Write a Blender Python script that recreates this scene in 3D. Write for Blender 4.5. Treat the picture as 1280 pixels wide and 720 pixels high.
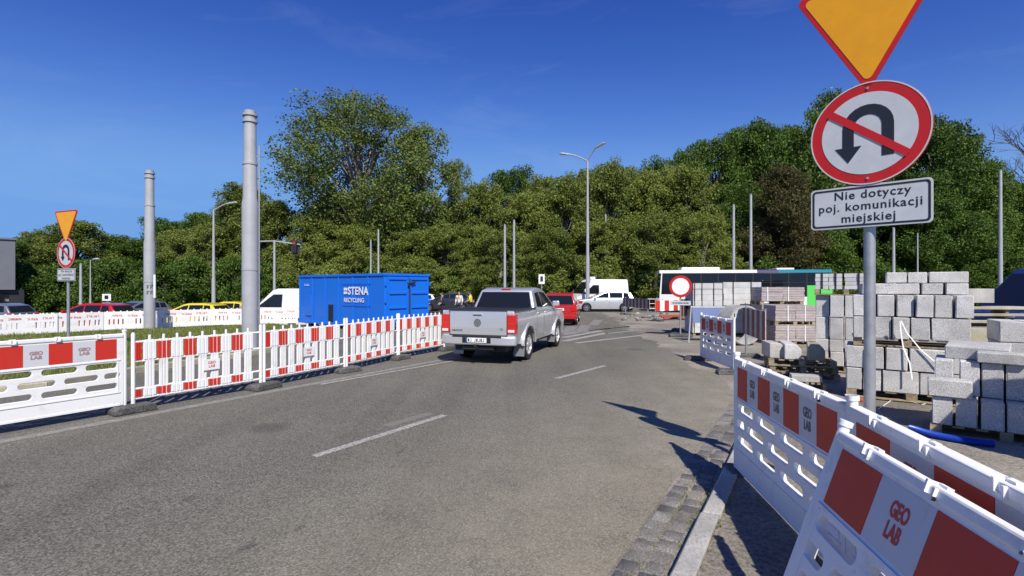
import bpy, bmesh, math, random
import numpy as np
from mathutils import Vector, Matrix, Euler
R = math.radians
rnd = random.Random(7)
for o in list(bpy.data.objects): bpy.data.objects.remove(o)
S = bpy.context.scene
COL = S.collection

# ---------------------------------------------------------------- camera, sky, sun, exposure
FPX, HY, CH = 650.0, 358.5, 1.85           # focal length in photo pixels, horizon row, eye height
cd = bpy.data.cameras.new('camera'); cam = bpy.data.objects.new('camera', cd); COL.objects.link(cam)
cam.location = (0, 0, CH); cam.rotation_euler = (R(90), 0, 0)
cd.sensor_width = 36; cd.lens = 36*FPX/1280; cd.shift_y = -1.5/1280
cd.clip_start = 0.05; cd.clip_end = 3000
S.camera = cam
SUN_EL, SUN_AZ = R(46), R(14)              # sun behind the camera, a little to the right
wd = bpy.data.worlds.new('World'); S.world = wd; wd.use_nodes = True
wt = wd.node_tree; wt.nodes.clear()
sky = wt.nodes.new('ShaderNodeTexSky'); sky.sky_type = 'NISHITA'; sky.sun_disc = False
sky.sun_elevation = SUN_EL; sky.sun_rotation = math.pi - SUN_AZ
sky.altitude = 900; sky.air_density = 1.0; sky.dust_density = 0.0; sky.ozone_density = 4.0
hs = wt.nodes.new('ShaderNodeHueSaturation'); hs.inputs['Saturation'].default_value = 1.22; hs.inputs['Value'].default_value = 1.0
gm = wt.nodes.new('ShaderNodeGamma'); gm.inputs['Gamma'].default_value = 1.0
# thin wisps of cirrus, on the sky directions themselves
tc = wt.nodes.new('ShaderNodeTexCoord'); mp = wt.nodes.new('ShaderNodeMapping')
mp.inputs['Scale'].default_value = (1.4, 1.4, 6.0); mp.inputs['Rotation'].default_value = (0.15, 0.25, 1.3)
nz = wt.nodes.new('ShaderNodeTexNoise'); nz.inputs['Scale'].default_value = 2.1; nz.inputs['Detail'].default_value = 9; nz.inputs['Roughness'].default_value = .62
nz.inputs['Distortion'].default_value = .8
cr = wt.nodes.new('ShaderNodeMapRange'); cr.inputs['From Min'].default_value = .54; cr.inputs['From Max'].default_value = .85; cr.inputs['To Max'].default_value = .10
mx = wt.nodes.new('ShaderNodeMix'); mx.data_type = 'RGBA'; mx.inputs['B'].default_value = (6.5, 7.6, 9.0, 1)
bg = wt.nodes.new('ShaderNodeBackground'); bg.inputs['Strength'].default_value = .085
wo = wt.nodes.new('ShaderNodeOutputWorld')
L = wt.links.new
L(sky.outputs[0], hs.inputs['Color']); L(hs.outputs[0], gm.inputs['Color'])
# film response of the blue sky: deeper away from the sun, one curve for the whole sky
sep = wt.nodes.new('ShaderNodeSeparateColor'); com = wt.nodes.new('ShaderNodeCombineColor'); L(gm.outputs[0], sep.inputs[0])
for i, (pw, k) in enumerate(((1.6, 1.48), (1.6, .67), (1.05, 1.30))):
    a = wt.nodes.new('ShaderNodeMath'); a.operation = 'POWER'; a.inputs[1].default_value = pw; L(sep.outputs[i], a.inputs[0])
    b = wt.nodes.new('ShaderNodeMath'); b.operation = 'MULTIPLY'; b.inputs[1].default_value = k; L(a.outputs[0], b.inputs[0])
    c = wt.nodes.new('ShaderNodeMath'); c.operation = 'SMOOTH_MIN'; c.inputs[1].default_value = (1.75, 3.8, 8.0)[i]; c.inputs[2].default_value = (1.2, 2.4, 3.0)[i]; L(b.outputs[0], c.inputs[0]); L(c.outputs[0], com.inputs[i])
L(com.outputs[0], mx.inputs['A'])
L(tc.outputs['Generated'], mp.inputs['Vector']); L(mp.outputs[0], nz.inputs['Vector']); L(nz.outputs['Fac'], cr.inputs['Value']); L(cr.outputs[0], mx.inputs['Factor'])
L(mx.outputs['Result'], bg.inputs['Color']); L(bg.outputs[0], wo.inputs['Surface'])
sl = bpy.data.lights.new('sun', 'SUN'); sl.energy = 5.0; sl.angle = R(.5); sl.color = (1, .935, .825)
sun = bpy.data.objects.new('sun', sl); COL.objects.link(sun)
to_sun = Vector((math.sin(SUN_AZ)*math.cos(SUN_EL), -math.cos(SUN_AZ)*math.cos(SUN_EL), math.sin(SUN_EL)))
sun.rotation_euler = to_sun.to_track_quat('Z', 'Y').to_euler(); sun.location = to_sun*60
S.view_settings.view_transform = 'Standard'; S.view_settings.look = 'None'
S.view_settings.exposure = 0.22; S.view_settings.gamma = 1.0; S.view_settings.use_curve_mapping = False

# ---------------------------------------------------------------- pixel helpers (photo is 1280x720)
def G(px, py, z=0):
    Y = FPX*(CH-z)/(py-HY); return ((px-640)/FPX*Y, Y, z)
def AX(px, Y): return (px-640)/FPX*Y
def HZ(py, Y): return CH-(py-HY)*Y/FPX
def sst(a, b, x):
    t = max(0, min(1, (x-a)/(b-a))); return t*t*(3-2*t)
def dip(x, y):                               # the ground falls away a little behind the tram island
    return -.62*sst(2, -20, x)*sst(25, 30, y)

# ---------------------------------------------------------------- materials
MATS = {}
def mat(name, col, rough=.6, metal=0., var=0., vscale=3., bump=0., bscale=40., spec=.5, coat=0., dirt=None, vcol=None):
    if name in MATS: return MATS[name]
    m = bpy.data.materials.new(name); m.use_nodes = True; t = m.node_tree; p = t.nodes['Principled BSDF']
    p.inputs['Base Color'].default_value = (*col, 1); p.inputs['Roughness'].default_value = rough
    p.inputs['Metallic'].default_value = metal; p.inputs['Specular IOR Level'].default_value = spec
    p.inputs['Coat Weight'].default_value = coat; p.inputs['Coat Roughness'].default_value = .05
    if var or bump:
        c = t.nodes.new('ShaderNodeTexCoord')
    if var:
        n = t.nodes.new('ShaderNodeTexNoise'); n.inputs['Scale'].default_value = vscale; n.inputs['Detail'].default_value = 6; n.inputs['Roughness'].default_value = .65
        t.links.new(c.outputs['Object'], n.inputs['Vector'])
        r = t.nodes.new('ShaderNodeMapRange'); r.inputs['From Min'].default_value = .3; r.inputs['From Max'].default_value = .7
        t.links.new(n.outputs['Fac'], r.inputs['Value'])
        x = t.nodes.new('ShaderNodeMix'); x.data_type = 'RGBA'
        lo = vcol if vcol else tuple(v*(1-var) for v in col)
        x.inputs['A'].default_value = (*lo, 1); x.inputs['B'].default_value = (*[min(1, v*(1+var*.5)) for v in col], 1)
        t.links.new(r.outputs[0], x.inputs['Factor']); t.links.new(x.outputs['Result'], p.inputs['Base Color'])
        r2 = t.nodes.new('ShaderNodeMapRange'); r2.inputs['To Min'].default_value = min(1, rough+.12); r2.inputs['To Max'].default_value = max(.02, rough-.08)
        t.links.new(n.outputs['Fac'], r2.inputs['Value']); t.links.new(r2.outputs[0], p.inputs['Roughness'])
    if bump:
        n2 = t.nodes.new('ShaderNodeTexNoise'); n2.inputs['Scale'].default_value = bscale; n2.inputs['Detail'].default_value = 4
        t.links.new(c.outputs['Object'], n2.inputs['Vector'])
        b = t.nodes.new('ShaderNodeBump'); b.inputs['Strength'].default_value = bump; b.inputs['Distance'].default_value = .01
        t.links.new(n2.outputs['Fac'], b.inputs['Height']); t.links.new(b.outputs[0], p.inputs['Normal'])
    MATS[name] = m; return m

def nodes(name):
    m = bpy.data.materials.new(name); m.use_nodes = True; MATS[name] = m
    t = m.node_tree; return m, t, t.nodes['Principled BSDF'], (lambda k, **kw: _nn(t, k, kw)), t.links.new
def _nn(t, k, kw):
    n = t.nodes.new('ShaderNode'+k)
    for a, v in kw.items():
        if a.startswith('i_'):
            n.inputs[a[2:].replace('_', ' ')].default_value = v
        else: setattr(n, a, v)
    return n

def asphalt():
    m, t, p, N, K = nodes('asphalt')
    tc = N('TexCoord')
    grain = N('TexNoise', i_Scale=62., i_Detail=5., i_Roughness=.8); K(tc.outputs['Object'], grain.inputs['Vector'])
    vor = N('TexVoronoi', i_Scale=75.); K(tc.outputs['Object'], vor.inputs['Vector'])
    big = N('TexNoise', i_Scale=.55, i_Detail=7., i_Roughness=.6); K(tc.outputs['Object'], big.inputs['Vector'])
    # lengthwise wear bands, along the driving direction
    mp = N('Mapping'); mp.inputs['Rotation'].default_value = (0, 0, R(32)); mp.inputs['Scale'].default_value = (1.1, .06, 1)
    K(tc.outputs['Object'], mp.inputs['Vector'])
    band = N('TexNoise', i_Scale=1.3, i_Detail=4.); K(mp.outputs[0], band.inputs['Vector'])
    r0 = N('ValToRGB'); r0.color_ramp.elements[0].position = .32; r0.color_ramp.elements[0].color = (.034, .032, .026, 1)
    r0.color_ramp.elements[1].position = .68; r0.color_ramp.elements[1].color = (.262, .249, .205, 1)
    K(grain.outputs['Fac'], r0.inputs['Fac'])
    sp = N('MapRange'); sp.inputs['From Min'].default_value = .0; sp.inputs['From Max'].default_value = 1.; sp.inputs['To Min'].default_value = .3; sp.inputs['To Max'].default_value = 1.6
    K(vor.outputs['Color'], sp.inputs['Value'])
    m1 = N('Mix', data_type='RGBA', blend_type='MULTIPLY'); m1.inputs['Factor'].default_value = 1
    K(r0.outputs['Color'], m1.inputs['A']); K(sp.outputs[0], m1.inputs['B'])
    bb = N('MapRange'); bb.inputs['From Min'].default_value = .3; bb.inputs['From Max'].default_value = .7; bb.inputs['To Min'].default_value = .88; bb.inputs['To Max'].default_value = 1.1
    K(big.outputs['Fac'], bb.inputs['Value'])
    bn = N('MapRange'); bn.inputs['From Min'].default_value = .3; bn.inputs['From Max'].default_value = .7; bn.inputs['To Min'].default_value = .86; bn.inputs['To Max'].default_value = 1.12
    K(band.outputs['Fac'], bn.inputs['Value'])
    mm = N('Math', operation='MULTIPLY'); K(bb.outputs[0], mm.inputs[0]); K(bn.outputs[0], mm.inputs[1])
    m2 = N('Mix', data_type='RGBA', blend_type='MULTIPLY'); m2.inputs['Factor'].default_value = 1
    K(m1.outputs['Result'], m2.inputs['A']); K(mm.outputs[0], m2.inputs['B'])
    # sand dragged out of the building site: more towards the kerb side (right of the lane line) and far on
    sx = N('SeparateXYZ'); K(tc.outputs['Object'], sx.inputs[0])
    a = N('Math', operation='MULTIPLY'); a.inputs[1].default_value = .577; K(sx.outputs['Y'], a.inputs[0])
    d = N('Math', operation='SUBTRACT'); K(sx.outputs['X'], d.inputs[0]); K(a.outputs[0], d.inputs[1])
    dr = N('MapRange'); dr.inputs['From Min'].default_value = -5.5; dr.inputs['From Max'].default_value = .3; dr.inputs['To Max'].default_value = .72; K(d.outputs[0], dr.inputs['Value'])
    dn = N('TexNoise', i_Scale=1.7, i_Detail=8., i_Roughness=.7); K(tc.outputs['Object'], dn.inputs['Vector'])
    dm = N('MapRange'); dm.inputs['From Min'].default_value = .05; dm.inputs['From Max'].default_value = .75; K(dn.outputs['Fac'], dm.inputs['Value'])
    df = N('Math', operation='MULTIPLY', use_clamp=True); K(dr.outputs[0], df.inputs[0]); K(dm.outputs[0], df.inputs[1])
    m3 = N('Mix', data_type='RGBA'); m3.inputs['B'].default_value = (.42, .375, .275, 1); K(df.outputs[0], m3.inputs['Factor']); K(m2.outputs['Result'], m3.inputs['A'])
    last = m3
    # oil stains and tar spots seen on the carriageway
    for (px, py, rx, ry) in ((358, 531, .32, .09), (45, 600, .10, .03), (349, 672, .05, .035), (800, 436, .35, .10), (270, 616, .06, .03), (410, 650, .05, .02), (520, 560, .035, .03)):
        g = G(px, py)
        mpn = N('Mapping', vector_type='TEXTURE'); mpn.inputs['Location'].default_value = (g[0], g[1], 0); mpn.inputs['Scale'].default_value = (rx, ry*3, 1); mpn.inputs['Rotation'].default_value = (0, 0, R(-20))
        wob = N('Mix', data_type='RGBA', blend_type='ADD'); wob.inputs['Factor'].default_value = .32; K(tc.outputs['Object'], wob.inputs['A']); K(dn.outputs['Color'], wob.inputs['B'])
        K(wob.outputs['Result'], mpn.inputs['Vector'])
        ln = N('Vector' + 'Math', operation='LENGTH'); 
        fl = N('VectorMath', operation='MULTIPLY'); fl.inputs[1].default_value = (1, 1, 0); K(mpn.outputs[0], fl.inputs[0]); K(fl.outputs[0], ln.inputs[0])
        st = N('MapRange'); st.inputs['From Min'].default_value = .55; st.inputs['From Max'].default_value = 1.1; st.inputs['To Min'].default_value = .38; st.inputs['To Max'].default_value = 0.; K(ln.outputs['Value'], st.inputs['Value'])
        mq = N('Mix', data_type='RGBA'); mq.inputs['B'].default_value = (.03, .028, .026, 1); K(st.outputs[0], mq.inputs['Factor']); K(last.outputs['Result'], mq.inputs['A']); last = mq
    # fine cracks
    cv = N('TexVoronoi', feature='DISTANCE_TO_EDGE', i_Scale=.42); 
    cw = N('Mix', data_type='RGBA', blend_type='ADD'); cw.inputs['Factor'].default_value = 1.1; K(tc.outputs['Object'], cw.inputs['A']); K(dn.outputs['Color'], cw.inputs['B']); K(cw.outputs['Result'], cv.inputs['Vector'])
    ck = N('MapRange'); ck.inputs['From Min'].default_value = .0; ck.inputs['From Max'].default_value = .008; ck.inputs['To Min'].default_value = .22; ck.inputs['To Max'].default_value = 0.; K(cv.outputs['Distance'], ck.inputs['Value'])
    ckm = N('Math', operation='MULTIPLY'); K(ck.outputs[0], ckm.inputs[0]); K(bn.outputs[0], ckm.inputs[1])
    mq = N('Mix', data_type='RGBA'); mq.inputs['B'].default_value = (.04, .038, .035, 1); K(ckm.outputs[0], mq.inputs['Factor']); K(last.outputs['Result'], mq.inputs['A'])
    K(mq.outputs['Result'], p.inputs['Base Color']); p.inputs['Roughness'].default_value = .85; p.inputs['Specular IOR Level'].default_value = .3
    b = N('Bump', i_Strength=.8, i_Distance=.006); K(grain.outputs['Fac'], b.inputs['Height']); K(b.outputs[0], p.inputs['Normal'])
    return m

def speckle(name, c0, c1, c2, scale, big=2., bigv=.2, rough=.8, bump=.3, rndobj=.15):
    m, t, p, N, K = nodes(name)
    tc = N('TexCoord'); oi = N('ObjectInfo')
    off = N('VectorMath', operation='ADD'); sc = N('VectorMath', operation='SCALE'); sc.inputs['Scale'].default_value = 37.
    cmb = N('CombineXYZ'); K(oi.outputs['Random'], cmb.inputs[0]); K(oi.outputs['Random'], cmb.inputs[2]); K(cmb.outputs[0], sc.inputs[0])
    K(tc.outputs['Object'], off.inputs[0]); K(sc.outputs[0], off.inputs[1])
    n = N('TexNoise', i_Scale=scale, i_Detail=3., i_Roughness=.75); K(off.outputs[0], n.inputs['Vector'])
    r = N('ValToRGB'); e = r.color_ramp.elements; e[0].position = .33; e[0].color = (*c0, 1); e[1].position = .66; e[1].color = (*c2, 1)
    q = e.new(.48); q.color = (*c1, 1); K(n.outputs['Fac'], r.inputs['Fac'])
    nb = N('TexNoise', i_Scale=big, i_Detail=5.); K(off.outputs[0], nb.inputs['Vector'])
    br = N('MapRange'); br.inputs['From Min'].default_value = .3; br.inputs['From Max'].default_value = .7; br.inputs['To Min'].default_value = 1-bigv; br.inputs['To Max'].default_value = 1+bigv*.5; K(nb.outputs['Fac'], br.inputs['Value'])
    ob = N('MapRange'); ob.inputs['To Min'].default_value = 1-rndobj; ob.inputs['To Max'].default_value = 1+rndobj; K(oi.outputs['Random'], ob.inputs['Value'])
    mu = N('Math', operation='MULTIPLY'); K(br.outputs[0], mu.inputs[0]); K(ob.outputs[0], mu.inputs[1])
    x = N('Mix', data_type='RGBA', blend_type='MULTIPLY'); x.inputs['Factor'].default_value = 1; K(r.outputs['Color'], x.inputs['A']); K(mu.outputs[0], x.inputs['B'])
    K(x.outputs['Result'], p.inputs['Base Color']); p.inputs['Roughness'].default_value = rough
    b = N('Bump', i_Strength=bump, i_Distance=.006); K(n.outputs['Fac'], b.inputs['Height']); K(b.outputs[0], p.inputs['Normal'])
    return m

def leafmat(name, dark, light, yellow, trans=.35):
    m, t, p, N, K = nodes(name)
    ge = N('NewGeometry'); oi = N('ObjectInfo'); tc = N('TexCoord')
    n = N('TexNoise', i_Scale=.45, i_Detail=4.); K(tc.outputs['Object'], n.inputs['Vector'])
    mr = N('MapRange'); mr.inputs['From Min'].default_value = .3; mr.inputs['From Max'].default_value = .7; K(n.outputs['Fac'], mr.inputs['Value'])
    pw_ = N('Math', operation='POWER'); pw_.inputs[1].default_value = 1.5; K(ge.outputs['Random Per Island'], pw_.inputs[0]); pm_ = N('Math', operation='MULTIPLY'); pm_.inputs[1].default_value = 1.45; K(pw_.outputs[0], pm_.inputs[0]); ml_ = N('Math', operation='MULTIPLY'); ml_.inputs[1].default_value = .55; K(mr.outputs[0], ml_.inputs[0])
    av = N('Math', operation='ADD'); K(ml_.outputs[0], av.inputs[0]); K(pm_.outputs[0], av.inputs[1])
    hf = N('Math', operation='MULTIPLY'); hf.inputs[1].default_value = .5; K(av.outputs[0], hf.inputs[0])
    x = N('Mix', data_type='RGBA'); x.inputs['A'].default_value = (*dark, 1); x.inputs['B'].default_value = (*light, 1); K(hf.outputs[0], x.inputs['Factor'])
    y = N('Mix', data_type='RGBA'); y.inputs['B'].default_value = (*yellow, 1); K(x.outputs['Result'], y.inputs['A'])
    of = N('Math', operation='MULTIPLY'); of.inputs[1].default_value = .5; K(oi.outputs['Random'], of.inputs[0]); K(of.outputs[0], y.inputs['Factor'])
    K(y.outputs['Result'], p.inputs['Base Color']); p.inputs['Roughness'].default_value = .55; p.inputs['Specular IOR Level'].default_value = .25
    tr = N('BsdfTranslucent'); K(y.outputs['Result'], tr.inputs['Color'])
    ms = N('MixShader'); ms.inputs['Fac'].default_value = trans
    out = t.nodes['Material Output']; K(p.outputs[0], ms.inputs[1]); K(tr.outputs[0], ms.inputs[2]); K(ms.outputs[0], out.inputs['Surface'])
    return m

def worn(name, col, under, amt=.45, scale=9.):
    m, t, p, N, K = nodes(name)
    tc = N('TexCoord'); n = N('TexNoise', i_Scale=scale, i_Detail=8., i_Roughness=.75); K(tc.outputs['Object'], n.inputs['Vector'])
    g = N('TexNoise', i_Scale=95., i_Detail=3.); K(tc.outputs['Object'], g.inputs['Vector'])
    ad = N('Math', operation='ADD'); K(n.outputs['Fac'], ad.inputs[0]); K(g.outputs['Fac'], ad.inputs[1])
    r = N('MapRange'); r.inputs['From Min'].default_value = .72+amt*.35; r.inputs['From Max'].default_value = .98+amt*.35; K(ad.outputs[0], r.inputs['Value'])
    x = N('Mix', data_type='RGBA'); x.inputs['A'].default_value = (*col, 1); x.inputs['B'].default_value = (*under, 1); K(r.outputs[0], x.inputs['Factor'])
    K(x.outputs['Result'], p.inputs['Base Color']); p.inputs['Roughness'].default_value = .75
    b = N('Bump', i_Strength=.5, i_Distance=.005); K(g.outputs['Fac'], b.inputs['Height']); K(b.outputs[0], p.inputs['Normal'])
    return m

asphalt()
speckle('granite', (.21, .207, .20), (.50, .494, .478), (.77, .76, .74), 90., big=3., bigv=.25, rndobj=.14)
speckle('granite_dark', (.07, .065, .06), (.15, .142, .13), (.27, .255, .235), 80., big=4., bigv=.3, rndobj=.25)
speckle('concrete', (.30, .29, .27), (.42, .41, .385), (.5, .49, .46), 45., big=2.5, bigv=.3, rndobj=.1)
speckle('pale_concrete', (.44, .44, .43), (.56, .56, .55), (.64, .64, .63), 45., big=3., bigv=.2, rndobj=.1)
speckle('beige_stone', (.27, .25, .18), (.38, .35, .26), (.46, .43, .33), 40., big=2., bigv=.3)
speckle('pink_slab', (.30, .25, .245), (.39, .335, .33), (.46, .41, .40), 40., big=5., bigv=.2, rndobj=.12)
speckle('sand', (.12, .108, .09), (.235, .21, .172), (.36, .325, .265), 34., big=.8, bigv=.4, rough=.95, bump=.7, rndobj=0)
speckle('soil', (.045, .04, .025), (.09, .08, .05), (.15, .135, .09), 6., big=.3, bigv=.4, rough=.95, rndobj=0)
speckle('turf', (.05, .07, .018), (.10, .13, .032), (.17, .19, .06), 14., big=1., bigv=.4, rough=.95, rndobj=0)
speckle('timber', (.20, .15, .09), (.33, .26, .16), (.42, .34, .22), 25., big=6., bigv=.35, rndobj=.25)
speckle('rubber', (.035, .034, .033), (.085, .083, .08), (.16, .155, .145), 30., big=3., bigv=.35, rndobj=.2)
leafmat('leaf_olive', (.036, .056, .010), (.255, .32, .062), (.285, .325, .068), .28)
leafmat('leaf_dark', (.012, .030, .006), (.125, .225, .030), (.14, .225, .034), .25)
leafmat('leaf_copper', (.045, .042, .016), (.12, .105, .04), (.12, .11, .035))
leafmat('leaf_sparse', (.036, .060, .013), (.225, .305, .070), (.25, .305, .076), .3)
leafmat('blossom', (.42, .38, .28), (.6, .56, .44), (.5, .48, .36), .3)
leafmat('grass', (.08, .12, .02), (.26, .31, .07), (.32, .31, .1), .3)
worn('road_paint', (.60, .59, .555), (.17, .162, .145), .28, 26.)
worn('faded_paint', (.42, .41, .385), (.17, .162, .15), .05)
worn('yellow_paint', (.34, .30, .10), (.17, .162, .14), -.18)
def grimy(name, col, dirt, rough=.42, d0=.53, d1=.76, amt=.62):
    m, t, p, N, K = nodes(name)
    tc = N('TexCoord'); oi = N('ObjectInfo'); ad = N('VectorMath', operation='ADD'); sc = N('VectorMath', operation='SCALE'); sc.inputs['Scale'].default_value = .9
    K(oi.outputs['Location'], sc.inputs[0]); K(tc.outputs['Object'], ad.inputs[0]); K(sc.outputs[0], ad.inputs[1])
    n = N('TexNoise', i_Scale=3.2, i_Detail=9., i_Roughness=.72, i_Distortion=.6); K(ad.outputs[0], n.inputs['Vector'])
    mp_ = N('Mapping'); mp_.inputs['Scale'].default_value = (38, 38, 2.2); mp_.inputs['Rotation'].default_value = (.3, .5, .1); K(ad.outputs[0], mp_.inputs['Vector'])
    s2 = N('TexNoise', i_Scale=1., i_Detail=3.); K(mp_.outputs[0], s2.inputs['Vector'])
    r = N('MapRange'); r.inputs['From Min'].default_value = d0; r.inputs['From Max'].default_value = d1; r.inputs['To Max'].default_value = amt; K(n.outputs['Fac'], r.inputs['Value'])
    r2 = N('MapRange'); r2.inputs['From Min'].default_value = .66; r2.inputs['From Max'].default_value = .74; r2.inputs['To Max'].default_value = amt*.7; K(s2.outputs['Fac'], r2.inputs['Value'])
    mx_ = N('Math', operation='MAXIMUM'); K(r.outputs[0], mx_.inputs[0]); K(r2.outputs[0], mx_.inputs[1])
    x = N('Mix', data_type='RGBA'); x.inputs['A'].default_value = (*col, 1); x.inputs['B'].default_value = (*dirt, 1); K(mx_.outputs[0], x.inputs['Factor'])
    K(x.outputs['Result'], p.inputs['Base Color'])
    q = N('MapRange'); q.inputs['To Min'].default_value = rough-.06; q.inputs['To Max'].default_value = rough+.3; K(n.outputs['Fac'], q.inputs['Value']); K(q.outputs[0], p.inputs['Roughness'])
    b = N('Bump', i_Strength=.08, i_Distance=.01); K(n.outputs['Fac'], b.inputs['Height']); K(b.outputs[0], p.inputs['Normal'])
    return m
grimy('white_plastic', (.80, .80, .79), (.45, .435, .40))
grimy('red_sheet', (.56, .028, .014), (.30, .06, .04), .36)
grimy('grey_sheet', (.58, .595, .62), (.36, .355, .34), .36)
mat('white_sheet', (.80, .80, .80), .4, var=.08, vscale=6.)
mat('letter_red', (.52, .05, .045), .5)
mat('letter_faded', (.36, .22, .22), .5)
mat('letter_dark', (.012, .014, .022), .5)
mat('letter_grey', (.13, .13, .13), .5)
mat('sign_white', (.52, .54, .565), .4, var=.1, vscale=7.)
mat('sign_red', (.50, .012, .010), .4, var=.15, vscale=6.)
mat('sign_amber', (.78, .34, .002), .42, var=.1, vscale=5.)
mat('galvanised', (.40, .42, .43), .45, metal=.55, var=.25, vscale=9.)
mat('pole_grey', (.36, .375, .40), .5, var=.15, vscale=4.)
mat('pole_pale', (.36, .37, .395), .5, var=.15, vscale=2.)
mat('dark_metal', (.03, .032, .035), .5, var=.2)
mat('black', (.012, .012, .013), .6)
mat('black_rubber', (.018, .018, .018), .85, var=.3, vscale=14.)
mat('glass', (.010, .012, .015), .04, spec=.5)
mat('silver_paint', (.70, .71, .72), .32, metal=.62, coat=.7, var=.05, vscale=1.5)
mat('silver_dark', (.30, .31, .32), .4, metal=.6, var=.1)
mat('car_red', (.42, .012, .010), .25, coat=.8, var=.08)
mat('car_yellow', (.72, .55, .03), .3, coat=.6)
mat('car_grey', (.22, .23, .25), .3, metal=.5, coat=.6)
mat('car_dark', (.022, .025, .032), .25, coat=.7)
mat('car_white', (.78, .79, .80), .3, coat=.6, var=.05)
mat('van_blue_shaded', (.014, .02, .09), .3, coat=.7, var=.1)  # navy lowered so the paint carries the shade lying on the van
mat('bus_white', (.72, .73, .73), .35, var=.08, coat=.3)
mat('bus_teal', (.02, .20, .27), .35, coat=.3)
mat('bus_purple', (.09, .08, .17), .35, coat=.3)
mat('bus_green', (.10, .60, .10), .4)
mat('lamp_red', (.55, .016, .010), .15, coat=.8)
mat('lamp_clear', (.75, .7, .66), .12, coat=.8)
grimy('container_blue', (.004, .150, .68), (.03, .10, .26), .36, .52, .8, .5)
mat('hose_blue', (.012, .06, .42), .35)
mat('pipe_orange', (.72, .22, .03), .4, var=.15)
mat('rust_red', (.34, .075, .035), .7, var=.4, vscale=8.)
mat('bark', (.10, .085, .065), .9, var=.5, vscale=3., bump=.6, bscale=12.)
mat('pale_bark', (.26, .24, .20), .9, var=.5, vscale=2., bump=.4, bscale=10.)
mat('twig', (.075, .06, .065), .9)
mat('wall_grey', (.14, .15, .18), .7, var=.12, vscale=.5)
mat('wall_dark', (.02, .02, .022), .5)
mat('strap_black', (.02, .02, .02), .5)
mat('strap_white', (.75, .75, .73), .5)
mat('stripe_maroon', (.17, .035, .045), .5, var=.25, vscale=7.)
mat('stripe_grey', (.42, .41, .41), .5, var=.25, vscale=7.)
mat('sign_blue', (.03, .10, .35), .5, var=.5, vscale=6., vcol=(.12, .14, .17))
mat('skin', (.50, .30, .21), .55)
mat('hair', (.035, .025, .02), .7)
mat('cloth_navy', (.015, .02, .05), .9)
mat('cloth_white', (.68, .68, .68), .85)
mat('cloth_hivis', (.62, .62, .05), .8)
mat('cloth_jeans', (.04, .05, .09), .9)

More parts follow.
